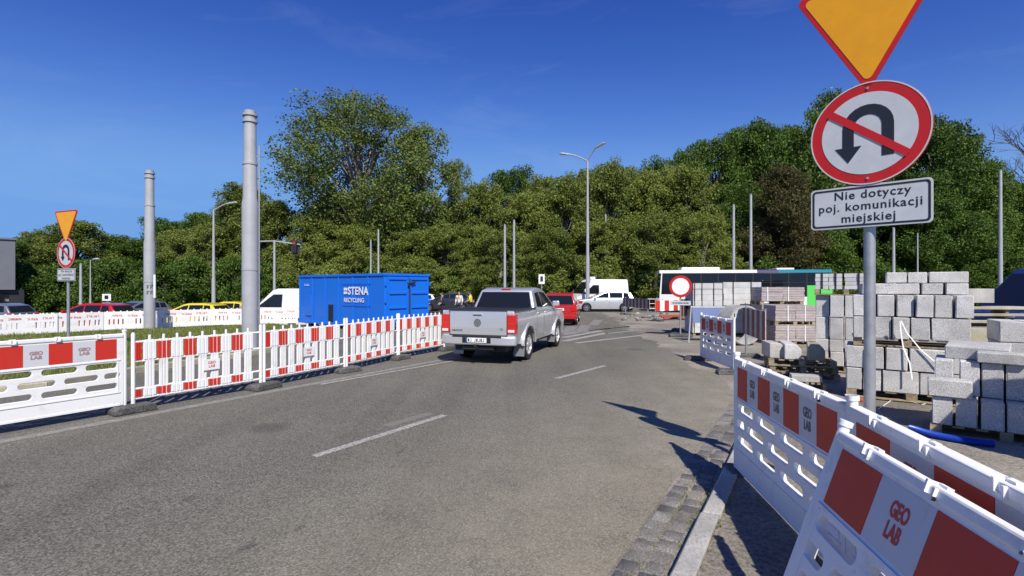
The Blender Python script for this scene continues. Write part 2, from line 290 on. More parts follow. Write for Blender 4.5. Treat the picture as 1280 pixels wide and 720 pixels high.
# ---------------------------------------------------------------- mesh helpers
class MB:
    def __init__(s): s.v = []; s.f = []
    def add(s, vs, fs):
        o = len(s.v); s.v += [tuple(p) for p in vs]; s.f += [tuple(i+o for i in f) for f in fs]; return s
    def box(s, c, d, rot=None):
        x, y, z = d[0]/2, d[1]/2, d[2]/2
        P = [Vector((sx*x, sy*y, sz*z)) for sz in (-1, 1) for sy in (-1, 1) for sx in (-1, 1)]
        if rot is not None:
            M = rot if isinstance(rot, Matrix) else Euler(rot).to_matrix()
            P = [M @ p for p in P]
        c = Vector(c)
        return s.add([p+c for p in P], [(0, 2, 3, 1), (4, 5, 7, 6), (0, 1, 5, 4), (2, 6, 7, 3), (0, 4, 6, 2), (1, 3, 7, 5)])
    def bb(s, x0, x1, y0, y1, z0, z1): return s.box(((x0+x1)/2, (y0+y1)/2, (z0+z1)/2), (x1-x0, y1-y0, z1-z0))
    def cyl(s, a, b, r0, r1=None, n=12, caps=True):
        a, b = Vector(a), Vector(b); r1 = r0 if r1 is None else r1
        d = (b-a).normalized(); u = d.orthogonal().normalized(); w = d.cross(u)
        vs = []
        for p, r in ((a, r0), (b, r1)):
            for i in range(n):
                t = 2*math.pi*i/n; vs.append(p+(u*math.cos(t)+w*math.sin(t))*r)
        fs = [(i, (i+1) % n, n+(i+1) % n, n+i) for i in range(n)]
        if caps: fs += [tuple(range(n-1, -1, -1)), tuple(range(n, 2*n))]
        return s.add(vs, fs)
    def tube(s, pts, rs, n=8):
        pts = [Vector(p) for p in pts]
        if not isinstance(rs, (list, tuple)): rs = [rs]*len(pts)
        rings = []; u = None
        for i, p in enumerate(pts):
            d = (pts[min(i+1, len(pts)-1)]-pts[max(i-1, 0)]).normalized()
            if u is None: u = d.orthogonal().normalized()
            u = (u-d*u.dot(d)).normalized(); w = d.cross(u)
            rings.append([p+(u*math.cos(2*math.pi*k/n)+w*math.sin(2*math.pi*k/n))*rs[i] for k in range(n)])
        vs = [q for r in rings for q in r]; fs = []
        for i in range(len(pts)-1):
            for k in range(n): fs.append((i*n+k, i*n+(k+1) % n, (i+1)*n+(k+1) % n, (i+1)*n+k))
        fs += [tuple(range(n-1, -1, -1)), tuple(range((len(pts)-1)*n, len(pts)*n))]
        return s.add(vs, fs)
    def prism(s, poly, d0, d1, ax='y', top=None):
        """poly of 2D points; extruded along ax from d0 to d1.  ax y: (x,z); x: (y,z); z: (x,y)"""
        n = len(poly); q = top or poly
        f3 = {'y': lambda p, d: (p[0], d, p[1]), 'x': lambda p, d: (d, p[0], p[1]), 'z': lambda p, d: (p[0], p[1], d)}[ax]
        return s.add([f3(p, d0) for p in poly]+[f3(p, d1) for p in q],
                     [tuple(range(n)), tuple(range(2*n-1, n-1, -1))]+[(i, n+i, n+(i+1) % n, (i+1) % n) for i in range(n)])
    def lathe(s, prof, c=(0, 0, 0), ax='y', n=24):
        """prof: (radius, height along axis) pairs"""
        vs = []
        for r, h in prof:
            for i in range(n):
                a = 2*math.pi*i/n; x, y = r*math.cos(a), r*math.sin(a)
                vs.append({'y': (c[0]+x, c[1]+h, c[2]+y), 'z': (c[0]+x, c[1]+y, c[2]+h), 'x': (c[0]+h, c[1]+x, c[2]+y)}[ax])
        m = len(prof)
        return s.add(vs, [(i*n+k, i*n+(k+1) % n, (i+1)*n+(k+1) % n, (i+1)*n+k) for i in range(m-1) for k in range(n)])
    def mesh(s, name, m, smooth=None, fix=True):
        me = bpy.data.meshes.new(name); me.from_pydata(s.v, [], s.f)
        if fix:
            bm = bmesh.new(); bm.from_mesh(me); bmesh.ops.recalc_face_normals(bm, faces=bm.faces); bm.to_mesh(me); bm.free()
        me.materials.append(MATS[m] if isinstance(m, str) else m)
        if smooth is not None: shade(me, smooth)
        return me
    def build(s, name, m, parent=None, loc=(0, 0, 0), rot=(0, 0, 0), bevel=0, seg=2, smooth=None):
        o = link(name, s.mesh(name, m, smooth), parent, loc, rot)
        if bevel:
            b = o.modifiers.new('bevel', 'BEVEL'); b.width = bevel; b.segments = seg; b.limit_method = 'ANGLE'; b.angle_limit = R(40); b.harden_normals = False
        return o
def shade(me, ang):
    me.polygons.foreach_set('use_smooth', [True]*len(me.polygons))
    try: me.set_sharp_from_angle(angle=R(ang))
    except Exception: pass
def link(name, data, parent=None, loc=(0, 0, 0), rot=(0, 0, 0)):
    o = bpy.data.objects.new(name, data); COL.objects.link(o); o.parent = parent; o.location = loc; o.rotation_euler = rot; return o
def tag(o, label=None, cat=None, group=None, kind=None):
    for k, v in (('label', label), ('category', cat), ('group', group), ('kind', kind)):
        if v: o[k] = v
    return o
def thing(name, label, cat, loc=(0, 0, 0), rz=0, group=None):
    return tag(link(name, None, None, loc, (0, 0, rz)), label, cat, group)
def copy_tree(o, parent=None):
    c = o.copy(); COL.objects.link(c); c.parent = parent
    for ch in list(o.children): copy_tree(ch, c)
    return c
def share(src, name, parent, loc=(0, 0, 0), rot=(0, 0, 0), scale=None):
    o = link(name, src, parent, loc, rot)
    if scale: o.scale = scale
    return o
DG = None
def curve_mesh(cu, name, m):
    o = bpy.data.objects.new('tmp', cu); COL.objects.link(o)
    dg = bpy.context.evaluated_depsgraph_get(); dg.update()
    me = bpy.data.meshes.new_from_object(o.evaluated_get(dg)); bpy.data.objects.remove(o); bpy.data.curves.remove(cu)
    me.name = name; me.materials.clear(); me.materials.append(MATS[m]); return me
TEXTS = {}
def text_mesh(s, size, m, depth=.0012, bold=0., spacing=1.0, align='CENTER', line=1.):
    key = (s, size, m, align, spacing, bold)
    if key in TEXTS: return TEXTS[key]
    cu = bpy.data.curves.new('t', 'FONT'); cu.body = s; cu.size = size; cu.extrude = depth; cu.align_x = align; cu.align_y = 'CENTER'
    cu.offset = bold; cu.space_character = spacing; cu.resolution_u = 3; cu.space_line = line
    TEXTS[key] = curve_mesh(cu, 'lettering', m); return TEXTS[key]
def shape_mesh(loops, depth, m, bevel=0., name='shape'):
    """flat shape with holes in the x/y plane, thickness 2*depth"""
    cu = bpy.data.curves.new('s', 'CURVE'); cu.dimensions = '2D'; cu.fill_mode = 'BOTH'; cu.extrude = depth; cu.bevel_depth = bevel; cu.bevel_resolution = 1
    for lp in loops:
        sp = cu.splines.new('POLY'); sp.points.add(len(lp)-1); sp.use_cyclic_u = True
        for i, p in enumerate(lp): sp.points[i].co = (p[0], p[1], 0, 1)
    return curve_mesh(cu, name, m)
def rrect(x0, x1, y0, y1, r, n=5):
    P = []
    for cx, cy, a in ((x1-r, y0+r, -90), (x1-r, y1-r, 0), (x0+r, y1-r, 90), (x0+r, y0+r, 180)):
        for i in range(n+1):
            t = R(a+90*i/n); P.append((cx+r*math.cos(t), cy+r*math.sin(t)))
    return P
def circ(r, n=40, c=(0, 0)): return [(c[0]+r*math.cos(2*math.pi*i/n), c[1]+r*math.sin(2*math.pi*i/n)) for i in range(n)]
FRONT = (R(90), 0, 0)          # x/y shapes stood up: x stays x, y becomes z, face looks to -y

# ================================================================= THE SETTING
def axis(lo, hi, step, outer):
    a = [lo+step*i for i in range(int((hi-lo)/step)+1)]; return [-o for o in reversed(outer) if -o < lo]+a+[o for o in outer if o > hi]
def sheet(name, xs, ys, zf, m, kind='structure'):
    mb = MB(); nx = len(xs)
    mb.v = [(x, y, zf(x, y)) for y in ys for x in xs]
    mb.f = [(j*nx+i, j*nx+i+1, (j+1)*nx+i+1, (j+1)*nx+i) for j in range(len(ys)-1) for i in range(nx-1)]
    o = link(name, mb.mesh(name, m, 60, fix=False)); return tag(o, kind=kind)
outer = [80, 130, 220, 400, 800]
sheet('ground', axis(-60, 60, 3, outer), axis(-12, 90, 3, [120, 200, 400, 800]), lambda x, y: dip(x, y)-.05, 'soil')
sheet('road', [-60+2*i for i in range(61)], [-10+1.5*i for i in range(39)], lambda x, y: dip(x, y), 'asphalt')

# kerb on the right, gutter of setts, and the dusty site yard behind the kerb
KX, KY = 1.035, 3.32; KD = Vector((.5, .866, 0)); KN = Vector((.866, -.5, 0)); KA = math.atan2(.866, .5)
kerb = link('kerb', None, None, (KX, KY, 0), (0, 0, KA)); tag(kerb, kind='structure')      # local x along, -y to the right
t = -6.0; i = 0
while t < 5.6:
    ln = .98
    mb = MB(); z1 = .10 if t < 3.4 else .10-.02*(t-3.4)
    pr = [(-.15, -.1), (-.15, z1), (-.02, z1), (0, z1-.03), (.012, -.1)]
    mb.prism(pr, 0, ln-.012, 'x')
    o = mb.build('kerb_stone', 'concrete', kerb, (t, rnd.uniform(-.006, .006), rnd.uniform(-.006, .004)), (0, 0, rnd.uniform(-.006, .006)), .008)
    t += ln; i += 1
gutter = link('gutter', None, None, (KX, KY, 0), (0, 0, KA)); tag(gutter, kind='structure')
setts = []
for k in range(6):
    r2 = random.Random(k); s = []
    for (sx, sy) in ((-1, -1), (1, -1), (1, 1), (-1, 1)): s.append((sx*.078+r2.uniform(-.012, .012), sy*.072+r2.uniform(-.01, .01)))
    tp = [(x*.86, y*.86) for x, y in s]
    mb = MB(); n = 4
    mb.add([(x, y, -.06) for x, y in s]+[(x, y, .006) for x, y in s]+[(x, y, .019+r2.uniform(-.003, .003)) for x, y in tp],
           [(0, 1, 5, 4), (1, 2, 6, 5), (2, 3, 7, 6), (3, 0, 4, 7), (4, 5, 9, 8), (5, 6, 10, 9), (6, 7, 11, 10), (7, 4, 8, 11), (8, 9, 10, 11)])
    setts.append(mb.mesh('sett', 'granite_dark', 50))
for row in range(2):
    t = -2.0+row*.08
    while t < 5.3:
        if t > 3.6 and rnd.random() < .35: t += .17; continue
        share(rnd.choice(setts), 'sett', gutter, (t, .12+row*.158+rnd.uniform(-.01, .01), rnd.uniform(-.006, .002)), (0, 0, rnd.choice((0, math.pi))+rnd.uniform(-.07, .07)))
        t += .168+rnd.uniform(-.008, .012)
bed = MB(); bed.add([(-6, 0, .009), (5.4, 0, .009), (5.4, .37, .009), (-6, .37, .009)], [(0, 1, 2, 3)])
bed.build('gutter_bed', 'sand', gutter)
# small weeds in the joints
wb = MB()
for _ in range(420):
    t = rnd.choice((rnd.gauss(1.3, .5), rnd.uniform(-1, 4.5))); y = rnd.choice((.03, .03, -.16, .2))+rnd.gauss(0, .018)
    p = Vector((t, y, .015 if y > 0 else .075)); a = rnd.uniform(0, 6.3); h = rnd.uniform(.012, .035)
    d = Vector((math.cos(a), math.sin(a), 0))*.012; q = Vector((rnd.gauss(0, .015), rnd.gauss(0, .015), h))
    wb.add([p-d*.4, p+d*.4, p+q], [(0, 1, 2)])
tag(wb.build('weeds', 'grass', gutter), kind='stuff')

def yard_left(y):
    k = KX+(y-KY)*.5774+.173
    if y < 8.0: return k
    k8 = KX+(8-KY)*.5774+.173
    return k8+(y-8)*.085+.16*math.sin(y*1.9)+.1*math.sin(y*4.7)
def yard_z(y): return .063*(1-sst(5.6, 8.6, y))+.007
ys = [-8+.5*i for i in range(91)]
mb = MB(); NC = 26
for y in ys:
    xl = yard_left(y)
    for c in range(NC+1): mb.v.append((xl+(42-xl)*(c/NC)**1.6, y, yard_z(y) if c > 0 or y < 6 else .003))
mb.f = [(j*(NC+1)+i, j*(NC+1)+i+1, (j+1)*(NC+1)+i+1, (j+1)*(NC+1)+i) for j in range(len(ys)-1) for i in range(NC)]
tag(link('site_yard', mb.mesh('site_yard', 'sand', 60, fix=False)), kind='structure')

# painted lines
def ground_quad(pts, z, name, m):
    mb = MB(); mb.add([(p[0], p[1], z) for p in pts], [tuple(range(len(pts)))]); o = mb.build(name, m); return tag(o, kind='structure')
def stripe(a, b, w, z, name, m, n=1):
    a, b = Vector(a[:2]), Vector(b[:2]); d = (b-a).normalized(); q = Vector((-d.y, d.x))*w/2
    return ground_quad([a-q, b-q, b+q, a+q], z, name, m)
for (a, b) in (((393, 570.5), (556, 519)), ((696, 473), (756, 457.2))):
    stripe(G(*a), G(*b), .115, .004, 'lane_dash', 'road_paint')
stripe((-9.5, .72), G(566, 447.5), .19, .004, 'edge_line', 'faded_paint')
p0, p1 = Vector(G(400, 481)), Vector(G(566, 451.5)); stripe(p0, p1, .10, .008, 'edge_line', 'road_paint')
stripe(G(482, 533), G(538, 517), .16, .004, 'yellow_line', 'yellow_paint')
for (a, b, w) in (((705, 426.5), (757, 416.5), .28), ((704, 422), (752, 413.5), .26), ((720, 428.8), (806, 418.8), .22), ((705, 418), (770, 409.5), .26), ((716, 415.5), (800, 406.8), .24), ((738, 413), (812, 405.5), .22), ((757, 417), (830, 410), .16)):
    stripe(G(*a), G(*b), w, .004, 'hatch_stripe', 'road_paint')
for (a, b) in (((707, 417), (716, 408)), ((724, 416), (733, 406.5)), ((741, 407), (748, 400))):
    stripe(G(*a), G(*b), .5, .008, 'crossing_bar', 'faded_paint')

# the tram island on the left: kerb, soil, grass
iA, iB, iC = Vector(G(-60, 505)), Vector(G(60, 486)), Vector(G(165, 466)); 
edge = [Vector((-13.5, 3.0, 0)), Vector(G(60, 486)), Vector(G(170, 466.5)), Vector(G(300, 447)), Vector(G(375, 434))]
kd = [-3]
isl = tag(link('island_kerb', None), kind='structure')
for a, b in zip(edge, edge[1:]):
    n = max(1, int((b-a).length/1.0)); d = (b-a)/n; ang = math.atan2(d.y, d.x)
    for k in range(n):
        mb = MB(); mb.prism([(0, -.1), (0, .12), (.03, .13), (.15, .13), (.15, -.1)], .005, d.length-.008, 'x')
        mb.build('kerb_stone', 'beige_stone', isl, a+d*k, (0, 0, ang), .006)
def inset(p, d): return Vector((p.x-d*.92, p.y+d*.4, 0))
poly = [inset(p, .12) for p in edge]+[Vector((-9.0, 22.4, 0)), Vector((-11.2, 24.4, 0)), Vector((-18.4, 18.6, 0)), Vector((-24, 13.5, 0)), Vector((-24, 3, 0))]
mb = MB(); mb.prism([(p.x, p.y) for p in poly], -.08, .10, 'z'); tag(mb.build('island_soil', 'turf'), kind='structure')
def inside(x, y, P):
    c = False; j = len(P)-1
    for i in range(len(P)):
        if (P[i].y > y) != (P[j].y > y) and x < (P[j].x-P[i].x)*(y-P[i].y)/(P[j].y-P[i].y)+P[i].x: c = not c
        j = i
    return c
gb = MB(); cnt = 0
while cnt < 26000:
    x = rnd.uniform(-24, -5.5); y = rnd.uniform(5, 24.5)
    if not inside(x, y, poly) or abs(x/y) > 1.15: continue
    cnt += 1; h = rnd.uniform(.05, .14)*(1.2 if rnd.random() < .2 else 1); a = rnd.uniform(0, 6.3); w = rnd.uniform(.008, .016)
    p = Vector((x, y, .095)); d = Vector((math.cos(a), math.sin(a), 0))*w; q = Vector((rnd.gauss(0, .04), rnd.gauss(0, .04), h))
    gb.add([p-d, p+d, p+q], [(0, 1, 2)])
tag(link('grass', gb.mesh('grass', 'grass', fix=False)), 'mown grass covering the tram island behind the red and white fence', 'grass', kind='stuff')
# grass verge in front of the wood
sheet('grass_verge', [-62+2*i for i in range(65)], [46.5, 47, 50, 54, 60, 70, 90], lambda x, y: dip(x, y)+.05 if y > 46.6 else dip(x, y)-.1, 'grass')

# ================================================================= BARRIERS
BL = 1.95
slots = []
for z0, xs in ((.565, (.27, .745, 1.22, 1.695)), (.425, (.51, .985, 1.46)), (.285, (.27, .745, 1.22, 1.695))):
    for x in xs: slots.append(rrect(x-.195, x+.195, z0, z0+.085, .042))
for x in (.155, 1.815): slots.append(rrect(x-.10, x+.10, .425, .51, .042))
PANEL = shape_mesh([rrect(0, BL, .05, 1.03, .015, 2)]+[list(reversed(s)) for s in slots], .021, 'white_plastic', .004, 'panel')
RAIL = MB().bb(0, BL, -.036, .036, .985, 1.035).mesh('top_rail', 'white_plastic')
RIDGE = MB().bb(.04, BL-.04, -.034, .034, .668, .684).bb(.04, BL-.04, -.034, .034, .225, .24).bb(.04, BL-.04, -.03, .03, .05, .075).bb(.06, .075, -.031, .031, .25, .66).bb(BL-.075, BL-.06, -.031, .031, .25, .66).mesh('ridge', 'white_plastic')
HOOK = MB().bb(-.03, .03, -.05, -.036, .985, 1.0).bb(-.03, -.018, -.05, .01, .99, 1.045).bb(.018, .03, -.05, -.036, .985, 1.03).bb(-.03, .03, -.012, .012, 1.035, 1.045).mesh('hook', 'white_plastic')
POST = MB().cyl((0, 0, .0), (0, 0, 1.06), .027, n=12).cyl((0, 0, 1.06), (0, 0, 1.085), .034, n=12).mesh('post', 'white_plastic', 40)
SEG = .252; X0 = (BL-7*SEG)/2
REFR = MB().bb(0, SEG-.002, -.0275, -.02, .70, .965).mesh('reflector', 'red_sheet'); REFW = MB().bb(0, SEG-.002, -.0265, -.02, .70, .965).mesh('reflector', 'grey_sheet')
def slotted_barrier(p, q, z, label, lean=0, cat='barrier', group=None, lettercol='letter_red', n=7, lw=.66, ls=.088):
    p, q = Vector(p[:2]), Vector(q[:2]); d = q-p
    b = thing('plastic_barrier', label, cat, (p.x, p.y, z), math.atan2(d.y, d.x), group)
    b.scale = (1, 1, 1.06)
    if lean: b.rotation_euler = Euler((lean, 0, b.rotation_euler.z), 'XYZ')
    pn = share(PANEL, 'panel', b, rot=FRONT); share(RIDGE, 'ridge', b)
    r = share(RAIL, 'top_rail', b); m = r.modifiers.new('b', 'BEVEL'); m.width = .01; m.segments = 2
    for x in (.30, .75, 1.2, 1.65): share(HOOK, 'hook', b, (x, 0, 0))
    for x in (-.025, BL+.025): share(POST, 'post', b, (x, 0, 0))
    fs = (BL-.16)/n/SEG; x0 = .08
    for k in range(n):
        o = share(REFR if k % 2 == 0 else REFW, 'reflector', b, (x0+k*SEG*fs, 0, 0), scale=(fs, 1, 1))
        if k % 2:
            for j, w_ in enumerate(('GEO', 'LAB')): share(text_mesh(w_, ls, lettercol, bold=.003), 'lettering', b, (x0+(k+.5)*SEG*fs, -.0276, .832+ls*.46-ls*.92*j), FRONT, (lw, 1, 1))
    return b
FOOT = MB()
FOOT.prism([(-.40, 0), (-.40, .07), (-.33, .12), (.33, .12), (.40, .07), (.40, 0)], -.19, .19, 'y')
FOOT = FOOT.mesh('barrier_foot', 'rubber')
def foot(p, ang, label, group, z=0, sc=(1, 1, 1)):
    o = share(FOOT, 'barrier_foot', None, (p[0], p[1], z), (0, 0, ang), sc); b = o.modifiers.new('b', 'BEVEL'); b.width = .02; b.segments = 2
    return tag(o, label, 'barrier foot', group)

# picket barrier
PL = 2.0; NP = 10; PP = (PL-.06)/NP
def picket_mesh(m, z0, z1, yo, w=.125):
    mb = MB(); n = 3
    for k in range(n):
        xc = (k-1)*w/n; mb.prism([(xc-w/n*.5, 0), (xc-w/n*.34, -.018), (xc+w/n*.34, -.018), (xc+w/n*.5, 0), (xc+w/n*.5, .012), (xc-w/n*.5, .012)], z0, z1, 'z')
    me = mb.mesh('picket', m); 
    for v in me.vertices: v.co.y += yo
    return me
PICK = picket_mesh('white_plastic', .10, .98, 0)
KNOB = MB().cyl((0, 0, .96), (0, 0, 1.05), .019, n=10).mesh('picket_tip', 'white_plastic', 40)
BAND = {(c, p): picket_mesh(c, *( (.685, .945) if p else (.135, .245)), -.006, PP*.90) for c in ('red_sheet', 'white_sheet') for p in (0, 1)}
HBAND = picket_mesh('red_sheet', .685, .945, -.006, PP*.45); HBANDL = picket_mesh('red_sheet', .135, .245, -.006, PP*.45)
PRAIL = MB()
for z in (.955, .665, .255, .11): PRAIL.cyl((0, 0, z), (PL, 0, z), .017, n=8)
PRAIL = PRAIL.mesh('rail', 'white_plastic', 40)
PPOST = MB().cyl((0, 0, .0), (0, 0, 1.08), .028, n=12).cyl((0, 0, 1.08), (0, 0, 1.10), .020, n=12).mesh('post', 'white_plastic', 40)
PLATE = MB().bb(-.13, .13, -.040, -.03, .40, .58).mesh('name_plate', 'white_plastic')
def picket_barrier(p, q, z, label, group=None, plate_at=.5):
    p, q = Vector(p[:2]), Vector(q[:2]); d = q-p; sc = d.length/2.08
    b = thing('picket_barrier', label, 'barrier', (p.x, p.y, z), math.atan2(d.y, d.x), group); b.scale = (sc, 1, 1)
    share(PRAIL, 'rail', b, (.04, 0, 0))
    for x in (.035, PL+.045): share(PPOST, 'post', b, (x, 0, 0))
    share(HBAND, 'red_band', b, (.06+PP*.2, 0, 0)); share(HBANDL, 'red_band', b, (.06+PP*.2, 0, 0))
    for k in range(NP):
        x = .07+PP*(k+.95)
        if x > PL-.05: break
        pk = share(PICK, 'picket', b, (x, 0, 0)); share(KNOB, 'picket_tip', pk)
        c = 'white_sheet' if k % 2 == 0 else 'red_sheet'
        share(BAND[(c, 1)], 'red_band' if k % 2 else 'white_band', b, (x, 0, 0)); share(BAND[(c, 0)], 'red_band' if k % 2 else 'white_band', b, (x, 0, 0))
    pl = share(PLATE, 'name_plate', b, (PL*plate_at, 0, 0))
    share(text_mesh('GEO\nLAB', .062, 'letter_red', bold=.001, line=.95), 'lettering', pl, (0, -.0413, .49), FRONT)
    return b

def onray(px, prev, dist):                  # next post on the ray of a photo column, a given length from the last one
    k = (px-640)/FPX; a = 1+k*k; b = -2*(k*prev[0]+prev[1]); c = prev[0]**2+prev[1]**2-dist**2
    Y = (-b+math.sqrt(max(0, b*b-4*a*c)))/(2*a); return (k*Y, Y)
F0 = G(163, 514.5)[:2]; FP = [F0]
for px in (328, 432, 497.5, 556): FP.append(onray(px, FP[-1], 2.08))
d0 = Vector(FP[1])-Vector(F0); d0.normalize()
LB = Vector(F0)-d0*.08
slotted_barrier(LB-d0*1.97, LB, .07, 'white slotted plastic barrier with red squares joined to the end of the picket fence', lettercol='letter_faded', lw=1.15, ls=.058)
names = ('picket barrier joined to the white slotted barrier', 'picket barrier in front of the thick tram pole', 'picket barrier in front of the blue container', 'picket barrier beside the silver pickup')
for k in range(4):
    picket_barrier(FP[k], FP[k+1], .07, 'red and white '+names[k], 'red and white picket barriers along the road', (.58, .52, .5, .5)[k])
fa = math.atan2(d0.y, d0.x)
FN = Vector((d0.y, -d0.x))
fl = ('the slotted barrier and the first picket barrier', 'the picket barriers before the thick tram pole', 'the picket barriers before the blue container', 'the last two picket barriers', 'the picket barrier end beside the pickup')
for k, p in enumerate(FP):
    foot((p[0]+FN.x*.04, p[1]+FN.y*.04), fa+R(rnd.uniform(-8, 8)) + (R(0) if k else 0), 'dark rubber foot block under the joint of '+fl[k] if k < 4 else 'dark rubber foot block under '+fl[k], 'rubber feet of the road fence', 0, (.68, .9, .95))

# right side: three slotted barriers beside the kerb and one further on
zy = yard_z(4)
b1f, b1n = Vector((2.165, 4.99)), Vector((1.98, 3.08))
d1 = (Vector(b1n)-Vector(b1f)).normalized()
p1e = Vector(b1f)+d1*BL
slotted_barrier(b1f, p1e, zy, 'white slotted barrier with red squares along the kerb beside the sign shadow', lettercol='letter_grey')
b2f = p1e+d1*.06; d2 = Vector((-.215, -1.13)).normalized()
slotted_barrier(b2f, b2f+d2*BL, zy, 'white slotted barrier behind the leaning one, in front of the blue hose', n=5)
b3f = Vector((1.355, 2.70)); d3 = Vector((-.165, -1.087)).normalized()
slotted_barrier(b3f, b3f+d3*BL, zy, 'white slotted barrier leaning over against the next one, large red GEO LAB letters', lean=-R(18.5), n=5)
b4n = Vector(G(917.5, 467)[:2]); b4f = onray(877, b4n, BL+.02); b4f = Vector(b4f)
slotted_barrier(b4f, b4n, .05, 'white slotted barrier in shade beside the concrete pipe ring', lettercol='letter_grey')
a4 = math.atan2((b4n-b4f).y, (b4n-b4f).x)
foot(b4n+Vector((-.06, -.08)), a4+R(80), 'dark rubber foot block under the near end of the shaded barrier', None, 0, (.8, .8, .9))
foot(b4f+Vector((-.1, 0)), a4+R(75), 'dark rubber foot block under the far end of the shaded barrier', None, 0, (.8, .8, .9))
foot(Vector(b1f)+d1*-.02, math.atan2(d1.y, d1.x), 'dark rubber foot block under the end of the kerbside barrier', None, zy-.03, (.4, .5, .6))

# low white barriers with red lettering round the back of the island
CLn = 1.95
cs = []
for k in range(9):
    for_x = (.16+k*.165)
    cs.append(rrect(for_x, for_x+.062, .26, .50, .012, 2))
cs.append(rrect(1.66, 1.72, .26, .50, .012, 2)); cs.append(rrect(1.78, 1.84, .26, .50, .012, 2))
cs = [c for i, c in enumerate(cs) if i not in (4, 5)]
CPAN = shape_mesh([rrect(0, CLn, .06, .80, .02, 2)]+[list(reversed(c)) for c in cs], .03, 'white_plastic', .006, 'panel')
CKN = MB()
for k in range(8): CKN.cyl((.12+k*.243, 0, .79), (.12+k*.243, 0, .845), .03, .026, n=8)
CKN = CKN.mesh('top_knobs', 'white_plastic', 40)
r5 = random.Random(5); CMK = MB()
for g, (gx, gz, gn, gs) in enumerate(((.25, .64, 6, .075), (.85, .62, 5, .085), (1.4, .64, 6, .075))):
    for k in range(gn):
        x = gx+k*gs*.95
        for s_ in range(3):
            if r5.random() < .6: CMK.bb(x, x+gs*.62, -.0385, -.03, gz-gs*.5+s_*gs*.42, gz-gs*.5+s_*gs*.42+.016)
        for xx in (x, x+gs*.48):
            if r5.random() < .75: CMK.bb(xx, xx+.016, -.0382, -.03, gz-gs*.5, gz+gs*.5)
CMK = CMK.mesh('lettering_marks', 'letter_red')
CPL = MB().bb(.82, 1.12, -.04, -.03, .34, .52).mesh('name_plate', 'white_sheet'); CFT = MB().bb(.1, .5, -.16, .16, 0, .07).bb(1.45, 1.85, -.16, .16, 0, .07).mesh('foot', 'rubber')
cl = [G(-45, 424), G(2, 421.5), G(49, 419), G(130, 414.3), G(196, 411.4), G(264, 408.2), G(322, 406.6), G(373, 405.3)]
cn = ('at the frame edge by the grey building', 'behind the left sign post', 'in front of the red car roof', 'left of the tram pole standing in the grass', 'in front of the yellow car', 'between the yellow car and the thick tram pole', 'in front of the white van cab')
for k in range(7):
    a, b_ = Vector(cl[k][:2]), Vector(cl[k+1][:2]); d = b_-a
    o = thing('low_barrier', 'low white plastic barrier with red lettering '+cn[k], 'barrier', (a.x, a.y, .0), math.atan2(d.y, d.x), 'low white barriers behind the grass island')
    o.scale = (max(.8, (d.length-.03)/CLn), 1, 1)
    share(CPAN, 'panel', o, rot=FRONT); share(CKN, 'top_knobs', o); share(CMK, 'lettering_marks', o); share(CPL, 'name_plate', o); share(CFT, 'foot', o)

# ================================================================= SIGNS AND POLES
def no_u_turn(parent, z, rz, y):
    d = link('prohibition_sign', shape_mesh([circ(.40, 64)], .006, 'sign_red', .002, 'prohibition_sign'), parent, (0, y, z), (R(90), 0, 0))
    def lay(name, loops, m, h): return link(name, shape_mesh(loops, .0012, m, 0, name), d, (0, 0, h))
    lay('white_edge', [circ(.400, 64), circ(.391, 64)], 'sign_white', .0095)
    lay('white_field', [circ(.318, 64)], 'sign_white', .0095)
    P = [(.092, -.19), (.170, -.19), (.170, .055)]
    P += [(.170*math.cos(R(a)), .055+.170*math.sin(R(a))) for a in range(15, 180, 15)]+[(-.170, .055), (-.170, -.09), (-.222, -.09), (-.131, -.215), (-.04, -.09), (-.092, -.09), (-.092, .055)]
    P += [(.092*math.cos(R(a)), .055+.092*math.sin(R(a))) for a in range(165, 0, -15)]+[(.092, .055)]
    lay('turn_arrow', [P], 'letter_dark', .0125)
    c, s = math.cos(R(-38)), math.sin(R(-38))
    lay('slash', [[(x*c-y_*s, x*s+y_*c) for x, y_ in ((-.33, -.028), (.33, -.028), (.33, .028), (-.33, .028))]], 'sign_red', .0155)
    for (bx, by) in ((0, .352), (0, -.352)): link('bolt', MB().cyl((bx, by, .008), (bx, by, .016), .010, n=8).mesh('bolt', 'galvanised', 40), d)
    MB().lathe([(.0405, z-.22), (.046, z-.22), (.046, z-.19), (.0405, z-.19)], ax='z', n=20).lathe([(.0405, z+.19), (.046, z+.19), (.046, z+.22), (.0405, z+.22)], ax='z', n=20).build('clamp', 'galvanised', parent, smooth=40)
    return d
def tri_pts(s, r, n=5):
    h = s*math.sqrt(3)/2; V = [(-s/2, h/3), (0, -2*h/3), (s/2, h/3)]; out = []
    for (vx, vy) in V:
        L_ = math.hypot(vx, vy); cx, cy = vx*(1-2*r/L_), vy*(1-2*r/L_); a0 = math.atan2(vy, vx)
        for k in range(n+1): 
            a = a0-R(60)+R(120)*k/n; out.append((cx+r*math.cos(a), cy+r*math.sin(a)))
    return out
